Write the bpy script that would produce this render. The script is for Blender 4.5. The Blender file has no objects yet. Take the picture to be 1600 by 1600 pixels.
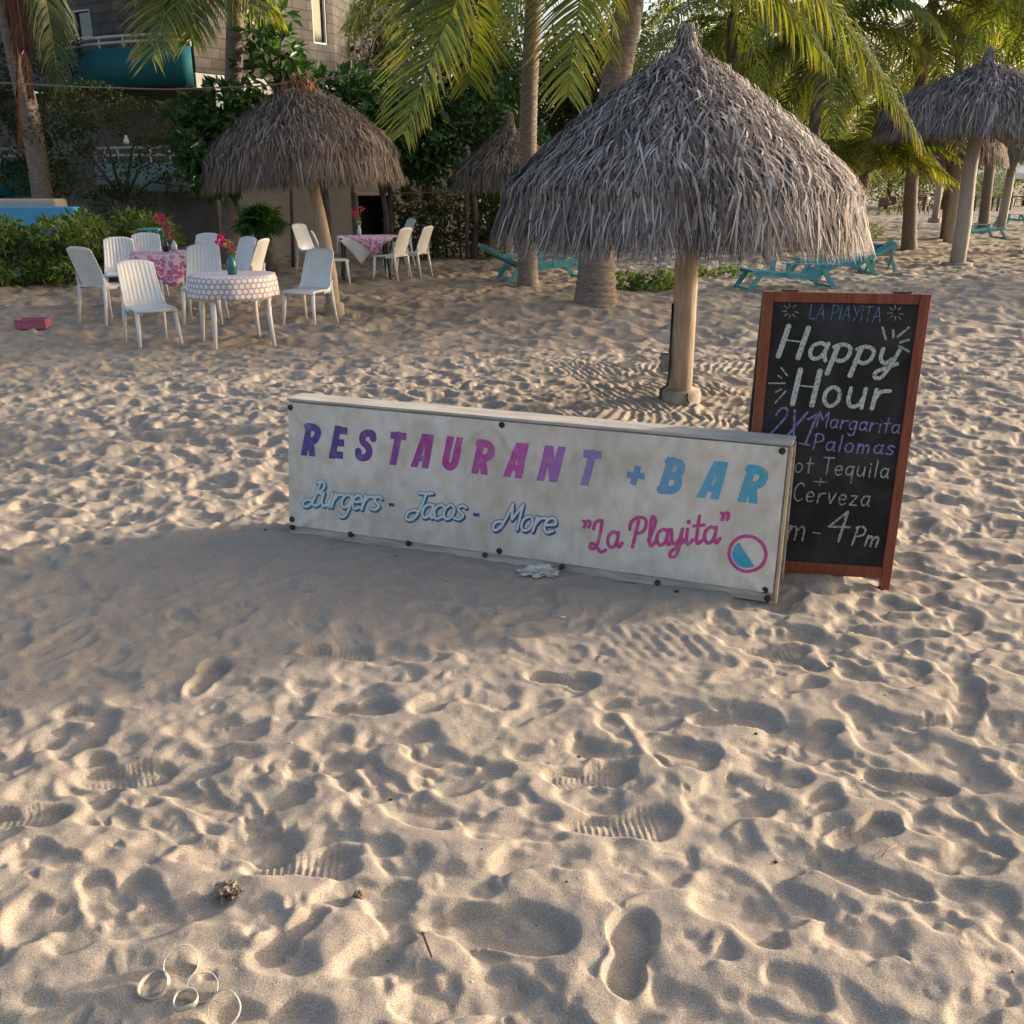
import bpy, math, random
import numpy as np
from mathutils import Vector, Matrix, noise as mnoise

random.seed(7)
RNG = np.random.default_rng(11)
R_ = math.radians

# ------------------------------------------------------------------ camera, sky, sun, exposure
scene = bpy.context.scene
COL = scene.collection
CAM_H, PITCH = 1.6, R_(19.0)
cam_d = bpy.data.cameras.new('camera')
cam = bpy.data.objects.new('camera', cam_d); COL.objects.link(cam)
cam.location = (0, 0, CAM_H); cam.rotation_euler = (R_(90) - PITCH, 0, 0)
cam_d.sensor_width = 36; cam_d.lens = 36 * 1500 / 1600
cam_d.clip_start = 0.05; cam_d.clip_end = 3000
scene.camera = cam

SUN_EL = R_(11.5); SUN_AZ = R_(73)          # azimuth measured from +Y towards +X
SD = Vector((math.sin(SUN_AZ) * math.cos(SUN_EL), math.cos(SUN_AZ) * math.cos(SUN_EL), math.sin(SUN_EL)))
world = bpy.data.worlds.new('World'); scene.world = world; world.use_nodes = True
wn = world.node_tree.nodes; wl = world.node_tree.links
sky = wn.new('ShaderNodeTexSky'); sky.sky_type = 'NISHITA'; sky.sun_disc = False
sky.sun_elevation = SUN_EL; sky.sun_rotation = SUN_AZ; sky.air_density = 0.8; sky.dust_density = 5.0; sky.ozone_density = 0.3
wl.new(sky.outputs[0], wn['Background'].inputs[0]); wn['Background'].inputs[1].default_value = 0.15
sun_d = bpy.data.lights.new('sun', 'SUN'); sun_d.energy = 2.5; sun_d.angle = R_(2.0); sun_d.color = (1.0, 0.86, 0.70)
sun = bpy.data.objects.new('sun', sun_d); COL.objects.link(sun); sun.rotation_euler = SD.to_track_quat('Z', 'Y').to_euler()
scene.view_settings.view_transform = 'Standard'; scene.view_settings.look = 'None'
scene.view_settings.gamma = 1; scene.view_settings.exposure = 1.48
scene.cycles.max_bounces = 6

# ------------------------------------------------------------------ picture-to-place helpers
FW = np.array([0, math.cos(PITCH), -math.sin(PITCH)]); UP = np.array([0, math.sin(PITCH), math.cos(PITCH)])
RT = np.array([1.0, 0, 0]); CP = np.array([0, 0, CAM_H])
def ray(px, py): return FW + RT * (px - 800) / 1500 + UP * (800 - py) / 1500
def G(px, py, z=0.0):
    r = ray(px, py); return CP + r * ((z - CAM_H) / r[2])
def at(px, py, Y):
    r = ray(px, py); return CP + r * (Y / r[1])

# ------------------------------------------------------------------ materials
def nt(m): return m.node_tree.nodes, m.node_tree.links
def mk(name):
    m = bpy.data.materials.new(name); m.use_nodes = True
    return m
def mat(name, c1, c2=None, scale=8, rough=.7, bump=0, bscale=None, stretch=None, spec=.3, detail=4, lo=.35, hi=.65, metallic=0):
    m = mk(name); n, l = nt(m); b = n['Principled BSDF']
    b.inputs['Roughness'].default_value = rough; b.inputs['Specular IOR Level'].default_value = spec; b.inputs['Metallic'].default_value = metallic
    tc = n.new('ShaderNodeTexCoord'); mp = n.new('ShaderNodeMapping'); l.new(tc.outputs['Object'], mp.inputs[0])
    if stretch: mp.inputs['Scale'].default_value = stretch
    if c2 is None: c2 = tuple(x * .82 for x in c1)
    t = n.new('ShaderNodeTexNoise'); t.inputs['Scale'].default_value = scale; t.inputs['Detail'].default_value = detail; l.new(mp.outputs[0], t.inputs[0])
    r = n.new('ShaderNodeValToRGB'); l.new(t.outputs[0], r.inputs[0])
    r.color_ramp.elements[0].position = lo; r.color_ramp.elements[1].position = hi
    r.color_ramp.elements[0].color = (*c1, 1); r.color_ramp.elements[1].color = (*c2, 1)
    l.new(r.outputs[0], b.inputs['Base Color'])
    if bump:
        t2 = n.new('ShaderNodeTexNoise'); t2.inputs['Scale'].default_value = bscale or scale * 4; t2.inputs['Detail'].default_value = 5; l.new(mp.outputs[0], t2.inputs[0])
        bp = n.new('ShaderNodeBump'); bp.inputs['Strength'].default_value = bump; bp.inputs['Distance'].default_value = .01
        l.new(t2.outputs[0], bp.inputs['Height']); l.new(bp.outputs[0], b.inputs['Normal'])
    return m
def rnd_mat(name, stops, rough=.8, transl=0.0, tcol=None, spec=.2, noise_mix=0, nscale=20):
    """colour picked per face by the 'rnd' attribute (each blade or leaf has its own tint)"""
    m = mk(name); n, l = nt(m); b = n['Principled BSDF']
    b.inputs['Roughness'].default_value = rough; b.inputs['Specular IOR Level'].default_value = spec
    a = n.new('ShaderNodeAttribute'); a.attribute_name = 'rnd'
    r = n.new('ShaderNodeValToRGB'); l.new(a.outputs['Fac'], r.inputs[0])
    while len(r.color_ramp.elements) < len(stops): r.color_ramp.elements.new(.5)
    for e, (p, c) in zip(r.color_ramp.elements, stops): e.position = p; e.color = (*c, 1)
    col = r.outputs[0]
    l.new(col, b.inputs['Base Color'])
    if transl:
        tr = n.new('ShaderNodeBsdfTranslucent'); mx = n.new('ShaderNodeMixShader'); mx.inputs[0].default_value = transl
        hs = n.new('ShaderNodeMix'); hs.data_type = 'RGBA'; hs.blend_type = 'MULTIPLY'; hs.inputs[0].default_value = 1
        hs.inputs[7].default_value = (*(tcol or (1.6, 1.5, .6)), 1); l.new(col, hs.inputs[6]); l.new(hs.outputs[2], tr.inputs[0])
        l.new(b.outputs[0], mx.inputs[1]); l.new(tr.outputs[0], mx.inputs[2]); l.new(mx.outputs[0], n['Material Output'].inputs[0])
    return m
M = {}
M['wood_white'] = mat('weathered white paint', (.50, .46, .40), (.33, .29, .24), 6, .7, .3, 40, (1, 1, 6))
M['wood_grey'] = mat('weathered board', (.50, .465, .42), (.36, .325, .285), 5, .8, .4, 60, (1, 8, 8))
M['pine'] = mat('bare pine strip', (.50, .41, .27), (.36, .28, .17), 8, .7, .2, 50, (6, 6, .8))
M['wood_dark'] = mat('dark damp wood', (.09, .06, .045), (.05, .035, .03), 10, .8, .3)
M['mahogany'] = mat('red stained wood', (.24, .068, .038), (.15, .042, .024), 9, .45, .15, 60, (6, 6, .6))
M['rust'] = mat('rusty bottle cap', (.07, .045, .035), (.03, .022, .02), 60, .7, .4, 200)
M['rust_red'] = mat('rust stain', (.15, .06, .03), (.09, .035, .02), 50, .8)
M['plastic_white'] = mat('white moulded plastic', (.66, .66, .65), (.58, .575, .56), 5, .42, .05, 60, spec=.4)
M['pole'] = mat('pale palm pole', (.42, .335, .26), (.30, .235, .185), 10, .75, .35, 50, (4, 4, .5))
M['pole_grey'] = mat('greyish pole', (.42, .37, .32), (.31, .27, .235), 9, .8, .3, 50, (4, 4, .5))
M['concrete'] = mat('cast concrete', (.34, .28, .225), (.25, .205, .165), 12, .85, .4, 60)
M['plaster'] = mat('cream plaster', (.44, .38, .30), (.37, .315, .25), 2, .85, .2, 30)
M['plaster_grey'] = mat('grey plaster', (.15, .135, .115), (.115, .10, .088), 2, .85, .2, 30)
M['white_paint'] = mat('white painted trim', (.58, .57, .54), (.48, .47, .44), 4, .6)
M['teal'] = mat('teal painted plaster', (.008, .12, .14), (.006, .095, .11), 2, .7, .1)
M['teal_pale'] = mat('pale blue plaster', (.24, .34, .35), (.19, .28, .29), 2, .7, .1)
M['blue'] = mat('sky blue paint', (.10, .36, .58), (.085, .31, .50), 2, .7, .1)
M['dark'] = mat('painted room darkness', (.012, .010, .010), (.02, .016, .015), 3, .9)  # near-black colour standing in for the shade inside the openings
M['glass'] = mat('dark window glass', (.03, .04, .055), (.02, .025, .03), 3, .08, spec=.6)
M['lounger'] = mat('turquoise paint', (.10, .34, .37), (.065, .25, .28), 8, .55, .2, 40)
M['brownplastic'] = mat('brown plastic', (.16, .10, .07), (.12, .075, .05), 5, .6)
M['brownwood'] = mat('brown table wood', (.10, .065, .045), (.06, .04, .03), 8, .7)
M['pink'] = mat('pink plastic', (.40, .13, .20), (.32, .10, .15), 8, .5, .1)
M['cable'] = mat('black cable', (.012, .012, .012), None, 8, .5)
M['rope'] = mat('rope', (.25, .21, .17), (.17, .14, .11), 30, .9)
M['metal_box'] = mat('grey metal box', (.22, .21, .19), (.14, .13, .12), 14, .6, .1)
M['rock'] = mat('barnacled rock', (.30, .25, .20), (.07, .045, .035), 28, .9, .8, 60)
M['stone'] = mat('brown stone', (.19, .13, .10), (.10, .07, .05), 40, .9, .5)
M['twig'] = mat('dry twig', (.10, .075, .055), (.06, .045, .035), 40, .9)
M['paper'] = mat('crumpled paper', (.62, .60, .56), (.40, .38, .35), 30, .7, .2)
M['film'] = mk('clear plastic film'); _b = M['film'].node_tree.nodes['Principled BSDF']; _b.inputs['Base Color'].default_value = (.62, .59, .52, 1); _b.inputs['Roughness'].default_value = .25; _b.inputs['Transmission Weight'].default_value = .45
M['vase_teal'] = mat('teal glazed vase', (.012, .13, .16), (.01, .09, .12), 6, .15, spec=.6)
M['vase_dark'] = mat('dark glass bottle', (.02, .02, .025), (.03, .03, .04), 6, .15, spec=.6)
M['vase_white'] = mat('pale glass bottle', (.45, .47, .48), (.38, .4, .42), 6, .2, spec=.5)
M['tent'] = mat('white tent fabric', (.72, .72, .72), (.62, .62, .63), 2, .7)
M['cloth_white'] = mat('white table cloth', (.66, .64, .60), (.56, .54, .51), 5, .85)
M['bulb'] = mat('white bulb', (.62, .56, .45), (.5, .45, .36), 20, .4)
M['black'] = mk('chalkboard black')
M['thatch'] = rnd_mat('weathered thatch', [(0, (.045, .036, .032)), (.28, (.15, .126, .116)), (.55, (.275, .243, .23)), (.80, (.48, .44, .425)), (.92, (.42, .33, .24)), (1, (.26, .17, .11))], .8, spec=.25)
M['thatch_brown'] = rnd_mat('brown thatch', [(0, (.06, .044, .035)), (.35, (.14, .108, .088)), (.7, (.24, .195, .165)), (1, (.36, .28, .19))], .85)
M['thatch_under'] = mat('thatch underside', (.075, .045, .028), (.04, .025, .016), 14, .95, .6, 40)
M['frond'] = rnd_mat('coconut leaflet', [(0, (.05, .075, .016)), (.45, (.105, .14, .024)), (.8, (.18, .195, .034)), (1, (.27, .235, .06))], .45, .45, (1.55, 1.6, .6), spec=.45)
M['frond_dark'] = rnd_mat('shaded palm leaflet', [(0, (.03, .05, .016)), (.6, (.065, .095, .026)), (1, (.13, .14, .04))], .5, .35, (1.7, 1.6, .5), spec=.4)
M['frond_dry'] = rnd_mat('dry palm leaflet', [(0, (.075, .03, .025)), (.6, (.14, .065, .048)), (1, (.20, .12, .08))], .8, .2, (1.2, 1., .7))
M['rachis'] = mat('palm rib', (.20, .19, .055), (.15, .13, .04), 10, .5)
M['leaf_hedge'] = rnd_mat('hedge leaf', [(0, (.045, .085, .017)), (.5, (.09, .155, .028)), (.85, (.15, .21, .04)), (1, (.24, .23, .06))], .45, .35, (1.6, 1.5, .5), spec=.4)
M['leaf_big'] = rnd_mat('broad glossy leaf', [(0, (.018, .055, .014)), (.6, (.035, .095, .022)), (1, (.09, .15, .03))], .35, .3, (1.4, 1.5, .5), spec=.5)
M['leaf_dark'] = rnd_mat('small dark leaf', [(0, (.02, .035, .012)), (.6, (.042, .062, .02)), (1, (.085, .10, .03))], .6, .3, (1.5, 1.5, .6))
M['leaf_far'] = rnd_mat('far tree leaf', [(0, (.05, .075, .022)), (.6, (.10, .135, .036)), (1, (.19, .20, .06))], .6, .35, (1.5, 1.5, .6))
M['flower'] = rnd_mat('magenta petal', [(0, (.42, .015, .10)), (.7, (.60, .03, .16)), (1, (.70, .20, .25))], .6, .35, (1.3, 1, 1))
M['bark'] = mat('palm bark', (.235, .19, .155), (.13, .10, .082), 6, .9, .7, 24, (2, 2, 7))
M['bark_dark'] = mat('dark bark', (.10, .08, .065), (.055, .045, .038), 9, .9, .6, 30)

# brick
m = mk('grey block wall'); n, l = nt(m); b = n['Principled BSDF']; b.inputs['Roughness'].default_value = .9
uv = n.new('ShaderNodeUVMap'); bt = n.new('ShaderNodeTexBrick'); l.new(uv.outputs[0], bt.inputs['Vector'])
bt.inputs['Color1'].default_value = (.095, .083, .074, 1); bt.inputs['Color2'].default_value = (.068, .06, .054, 1); bt.inputs['Mortar'].default_value = (.042, .037, .034, 1)
bt.inputs['Scale'].default_value = 1; bt.inputs['Brick Width'].default_value = .40; bt.inputs['Row Height'].default_value = .20; bt.inputs['Mortar Size'].default_value = .012
nz = n.new('ShaderNodeTexNoise'); nz.inputs['Scale'].default_value = 3; l.new(uv.outputs[0], nz.inputs[0])
mx = n.new('ShaderNodeMix'); mx.data_type = 'RGBA'; mx.blend_type = 'OVERLAY'; mx.inputs[0].default_value = .5; l.new(bt.outputs[0], mx.inputs[6]); l.new(nz.outputs[0], mx.inputs[7]); l.new(mx.outputs[2], b.inputs['Base Color'])
bp = n.new('ShaderNodeBump'); bp.invert = True; bp.inputs['Distance'].default_value = .01; l.new(bt.outputs['Fac'], bp.inputs['Height']); l.new(bp.outputs[0], b.inputs['Normal'])
M['brick'] = m

# chalkboard: smudged black
m = M['black']; n, l = nt(m); b = n['Principled BSDF']; b.inputs['Roughness'].default_value = .65; b.inputs['Specular IOR Level'].default_value = .25
tc = n.new('ShaderNodeTexCoord'); t = n.new('ShaderNodeTexNoise'); t.inputs['Scale'].default_value = 5; t.inputs['Detail'].default_value = 6; t.inputs['Distortion'].default_value = .6; l.new(tc.outputs['Object'], t.inputs[0])
r = n.new('ShaderNodeValToRGB'); l.new(t.outputs[0], r.inputs[0]); r.color_ramp.elements[0].color = (.010, .011, .013, 1); r.color_ramp.elements[1].color = (.040, .041, .046, 1)
r.color_ramp.elements[0].position = .4; r.color_ramp.elements[1].position = .75; l.new(r.outputs[0], b.inputs['Base Color'])
def chalk(name, c, cover=.5):
    m = mk(name); n, l = nt(m); b = n['Principled BSDF']; b.inputs['Roughness'].default_value = .95; b.inputs['Specular IOR Level'].default_value = 0
    tc = n.new('ShaderNodeTexCoord'); mp = n.new('ShaderNodeMapping'); mp.inputs['Scale'].default_value = (1.6, 1, .7); l.new(tc.outputs['Object'], mp.inputs[0])
    t = n.new('ShaderNodeTexNoise'); t.inputs['Scale'].default_value = 130; t.inputs['Detail'].default_value = 3; l.new(mp.outputs[0], t.inputs[0])
    r = n.new('ShaderNodeValToRGB'); l.new(t.outputs[0], r.inputs[0]); r.color_ramp.elements[0].position = cover - .14; r.color_ramp.elements[1].position = cover + .08
    r.color_ramp.elements[0].color = (*[x * .16 + .01 for x in c], 1); r.color_ramp.elements[1].color = (*c, 1); l.new(r.outputs[0], b.inputs['Base Color']); return m
M['chalk_white'] = chalk('white chalk', (.46, .50, .47), .45)
M['chalk_thin'] = chalk('thin white chalk', (.36, .38, .35), .47)
M['chalk_blue'] = chalk('blue chalk', (.12, .20, .34), .48)
M['chalk_violet'] = chalk('violet chalk', (.26, .22, .42), .47)

# banner vinyl
m = mk('dirty white vinyl'); n, l = nt(m); b = n['Principled BSDF']; b.inputs['Roughness'].default_value = .42; b.inputs['Specular IOR Level'].default_value = .35
tc = n.new('ShaderNodeTexCoord'); t = n.new('ShaderNodeTexNoise'); t.inputs['Scale'].default_value = 3.2; t.inputs['Detail'].default_value = 8; t.inputs['Distortion'].default_value = .8; l.new(tc.outputs['Object'], t.inputs[0])
r = n.new('ShaderNodeValToRGB'); l.new(t.outputs[0], r.inputs[0]); r.color_ramp.elements[0].position = .35; r.color_ramp.elements[1].position = .68
r.color_ramp.elements[0].color = (.66, .61, .55, 1); r.color_ramp.elements[1].color = (.54, .485, .42, 1)
mp = n.new('ShaderNodeMapping'); mp.inputs['Scale'].default_value = (1.3, 1, .9); l.new(tc.outputs['Object'], mp.inputs[0])
t2 = n.new('ShaderNodeTexNoise'); t2.inputs['Scale'].default_value = 14; t2.inputs['Detail'].default_value = 6; l.new(mp.outputs[0], t2.inputs[0])
r2 = n.new('ShaderNodeValToRGB'); l.new(t2.outputs[0], r2.inputs[0]); r2.color_ramp.elements[0].position = .40; r2.color_ramp.elements[1].position = .66
r2.color_ramp.elements[0].color = (1, 1, 1, 1); r2.color_ramp.elements[1].color = (.82, .77, .70, 1)
mx = n.new('ShaderNodeMix'); mx.data_type = 'RGBA'; mx.blend_type = 'MULTIPLY'; mx.inputs[0].default_value = .8; l.new(r.outputs[0], mx.inputs[6]); l.new(r2.outputs[0], mx.inputs[7]); l.new(mx.outputs[2], b.inputs['Base Color'])
M['vinyl'] = m
def ramp_x(name, stops, rough=.45):
    """printed ink whose hue runs along the banner's length (local x)"""
    m = mk(name); n, l = nt(m); b = n['Principled BSDF']; b.inputs['Roughness'].default_value = rough
    tc = n.new('ShaderNodeTexCoord'); s = n.new('ShaderNodeSeparateXYZ'); l.new(tc.outputs['Object'], s.inputs[0])
    mr = n.new('ShaderNodeMapRange'); mr.inputs[1].default_value = 0; mr.inputs[2].default_value = 2.27; l.new(s.outputs[0], mr.inputs[0])
    r = n.new('ShaderNodeValToRGB'); l.new(mr.outputs[0], r.inputs[0])
    while len(r.color_ramp.elements) < len(stops): r.color_ramp.elements.new(.5)
    for e, (p, c) in zip(r.color_ramp.elements, stops): e.position = p; e.color = (*c, 1)
    t = n.new('ShaderNodeTexNoise'); t.inputs['Scale'].default_value = 25; t.inputs['Detail'].default_value = 6; l.new(tc.outputs['Object'], t.inputs[0])
    mx = n.new('ShaderNodeMix'); mx.data_type = 'RGBA'; mx.inputs[7].default_value = (.5, .45, .42, 1); l.new(r.outputs[0], mx.inputs[6])
    r3 = n.new('ShaderNodeMapRange'); r3.inputs[1].default_value = .5; r3.inputs[2].default_value = .8; r3.inputs[3].default_value = .02; r3.inputs[4].default_value = .35; l.new(t.outputs[0], r3.inputs[0]); l.new(r3.outputs[0], mx.inputs[0])
    l.new(mx.outputs[2], b.inputs['Base Color']); return m
M['ink_title'] = ramp_x('gradient ink', [(.0, (.035, .045, .26)), (.12, (.06, .03, .22)), (.22, (.15, .03, .24)), (.36, (.40, .04, .26)), (.52, (.42, .07, .32)), (.62, (.26, .13, .40)), (.72, (.12, .22, .42)), (.86, (.09, .32, .48)), (1, (.02, .32, .44))])
M['ink_script'] = ramp_x('cyan to navy ink', [(0, (.03, .30, .44)), (.25, (.03, .27, .44)), (.45, (.02, .12, .33)), (1, (.02, .08, .28))])
M['ink_shadow'] = ramp_x('dark print shadow', [(0, (.01, .10, .18)), (.3, (.01, .07, .18)), (1, (.01, .02, .12))])
M['ink_white'] = ramp_x('white ink', [(0, (.62, .60, .57)), (1, (.62, .60, .57))])
M['ink_pink'] = ramp_x('magenta ink', [(0, (.45, .035, .20)), (1, (.45, .035, .20))])
M['ink_teal'] = ramp_x('teal ink', [(0, (.02, .28, .42)), (1, (.02, .28, .42))])
M['ink_navy'] = ramp_x('navy hyphen ink', [(0, (.03, .06, .25)), (1, (.03, .06, .25))])

def cloth_dots():
    m = mk('white dots on lilac net'); n, l = nt(m); b = n['Principled BSDF']; b.inputs['Roughness'].default_value = .75
    uv = n.new('ShaderNodeUVMap')
    def vm(op, a, bv=None):
        x = n.new('ShaderNodeVectorMath'); x.operation = op; l.new(a, x.inputs[0])
        if bv is not None: x.inputs[1].default_value = bv
        return x
    s = vm('MULTIPLY', uv.outputs[0], (1 / .062, 1 / .062, 0))
    ds = []
    for off in ((0, 0, 0), (.5, .866, 0)):
        a = vm('ADD', s.outputs[0], (off[0] + 500, off[1] + 866, 0)); md = vm('MODULO', a.outputs[0], (1, 1.732, 1)); c = vm('SUBTRACT', md.outputs[0], (.5, .866, 0)); ln = vm('LENGTH', c.outputs[0]); ds.append(ln.outputs['Value'])
    mn = n.new('ShaderNodeMath'); mn.operation = 'MINIMUM'; l.new(ds[0], mn.inputs[0]); l.new(ds[1], mn.inputs[1])
    r = n.new('ShaderNodeValToRGB'); l.new(mn.outputs[0], r.inputs[0]); e = r.color_ramp.elements
    e[0].position = .36; e[0].color = (.68, .65, .64, 1); e[1].position = .43; e[1].color = (.30, .20, .29, 1)
    x = e.new(.50); x.color = (.30, .20, .29, 1); x = e.new(.53); x.color = (.62, .57, .60, 1)
    l.new(r.outputs[0], b.inputs['Base Color']); return m
M['cloth_dots'] = cloth_dots()
def cloth_pink():
    m = mk('pink floral cloth'); n, l = nt(m); b = n['Principled BSDF']; b.inputs['Roughness'].default_value = .8
    uv = n.new('ShaderNodeUVMap'); v = n.new('ShaderNodeTexVoronoi'); v.inputs['Scale'].default_value = 17; l.new(uv.outputs[0], v.inputs[0])
    r = n.new('ShaderNodeValToRGB'); l.new(v.outputs['Distance'], r.inputs[0]); e = r.color_ramp.elements
    e[0].position = .2; e[0].color = (.62, .30, .46, 1); e[1].position = .45; e[1].color = (.42, .035, .20, 1); x = e.new(.6); x.color = (.66, .5, .58, 1)
    l.new(r.outputs[0], b.inputs['Base Color']); return m
M['cloth_pink'] = cloth_pink()

# sand
m = mk('beach sand'); n, l = nt(m); b = n['Principled BSDF']; b.inputs['Roughness'].default_value = .95; b.inputs['Specular IOR Level'].default_value = .12
tc = n.new('ShaderNodeTexCoord')
def noise(scale, detail, rough=.5):
    t = n.new('ShaderNodeTexNoise'); t.inputs['Scale'].default_value = scale; t.inputs['Detail'].default_value = detail; t.inputs['Roughness'].default_value = rough; l.new(tc.outputs['Object'], t.inputs[0]); return t
t1 = noise(1.1, 5); t2 = noise(330, 2, .7); t3 = noise(900, 1)
r1 = n.new('ShaderNodeValToRGB'); l.new(t1.outputs[0], r1.inputs[0]); r1.color_ramp.elements[0].position = .3; r1.color_ramp.elements[1].position = .7
r1.color_ramp.elements[0].color = (.375, .328, .277, 1); r1.color_ramp.elements[1].color = (.32, .278, .235, 1)
r2 = n.new('ShaderNodeValToRGB'); l.new(t2.outputs[0], r2.inputs[0]); r2.color_ramp.elements[0].position = .32; r2.color_ramp.elements[1].position = .68
r2.color_ramp.elements[0].color = (.42, .40, .38, 1); r2.color_ramp.elements[1].color = (1.3, 1.28, 1.26, 1)
mx = n.new('ShaderNodeMix'); mx.data_type = 'RGBA'; mx.blend_type = 'MULTIPLY'; mx.inputs[0].default_value = .85; l.new(r1.outputs[0], mx.inputs[6]); l.new(r2.outputs[0], mx.inputs[7])
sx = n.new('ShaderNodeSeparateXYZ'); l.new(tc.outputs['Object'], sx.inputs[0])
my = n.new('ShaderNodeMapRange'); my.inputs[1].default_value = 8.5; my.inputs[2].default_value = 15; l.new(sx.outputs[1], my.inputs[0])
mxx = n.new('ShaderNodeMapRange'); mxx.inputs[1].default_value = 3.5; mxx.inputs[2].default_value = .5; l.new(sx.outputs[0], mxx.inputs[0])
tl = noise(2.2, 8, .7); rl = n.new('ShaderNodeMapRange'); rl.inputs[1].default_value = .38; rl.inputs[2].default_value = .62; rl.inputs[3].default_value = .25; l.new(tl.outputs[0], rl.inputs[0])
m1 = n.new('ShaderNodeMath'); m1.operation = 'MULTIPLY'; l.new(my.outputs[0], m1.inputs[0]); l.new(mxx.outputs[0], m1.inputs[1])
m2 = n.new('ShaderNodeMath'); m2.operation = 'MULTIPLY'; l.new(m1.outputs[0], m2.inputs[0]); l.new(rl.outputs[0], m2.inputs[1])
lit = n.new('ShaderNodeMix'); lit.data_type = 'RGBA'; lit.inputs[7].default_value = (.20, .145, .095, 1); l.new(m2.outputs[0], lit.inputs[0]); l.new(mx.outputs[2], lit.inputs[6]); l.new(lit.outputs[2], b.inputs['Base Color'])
t4 = noise(38, 6, .6)
ad = n.new('ShaderNodeMath'); ad.operation = 'MULTIPLY_ADD'; ad.inputs[1].default_value = .35; l.new(t2.outputs[0], ad.inputs[0]); l.new(t4.outputs[0], ad.inputs[2])
bp = n.new('ShaderNodeBump'); bp.inputs['Strength'].default_value = .42; bp.inputs['Distance'].default_value = .006; l.new(ad.outputs[0], bp.inputs['Height']); l.new(bp.outputs[0], b.inputs['Normal'])
M['sand'] = m

# ------------------------------------------------------------------ object helpers
def tag(o, label=None, cat=None, group=None, kind=None):
    if label: o['label'] = label
    if cat: o['category'] = cat
    if group: o['group'] = group
    if kind: o['kind'] = kind
    return o
def empty(name, loc, label=None, cat=None, group=None, rz=0):
    o = bpy.data.objects.new(name, None); COL.objects.link(o); o.location = loc; o.rotation_euler = (0, 0, rz); o.empty_display_size = .2
    return tag(o, label, cat, group)
def link(name, me, material, parent=None):
    o = bpy.data.objects.new(name, me); COL.objects.link(o)
    if material: me.materials.append(material)
    if parent: o.parent = parent
    return o
def np_mesh(name, V, F, rnd=None, smooth=False, uv=None):
    V = np.asarray(V, np.float32); F = np.asarray(F, np.int32); k = F.shape[1]
    me = bpy.data.meshes.new(name); me.vertices.add(len(V)); me.vertices.foreach_set('co', V.ravel())
    me.loops.add(F.size); me.loops.foreach_set('vertex_index', F.ravel()); me.polygons.add(len(F))
    me.polygons.foreach_set('loop_start', np.arange(0, F.size, k, dtype=np.int32)); me.polygons.foreach_set('use_smooth', np.full(len(F), smooth))
    if rnd is not None:
        a = me.attributes.new('rnd', 'FLOAT', 'FACE'); a.data.foreach_set('value', np.asarray(rnd, np.float32))
    if uv is not None:
        u = me.uv_layers.new(name='UVMap'); u.data.foreach_set('uv', np.asarray(uv, np.float32)[F.ravel()].ravel())
    me.update(calc_edges=True); return me
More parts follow.
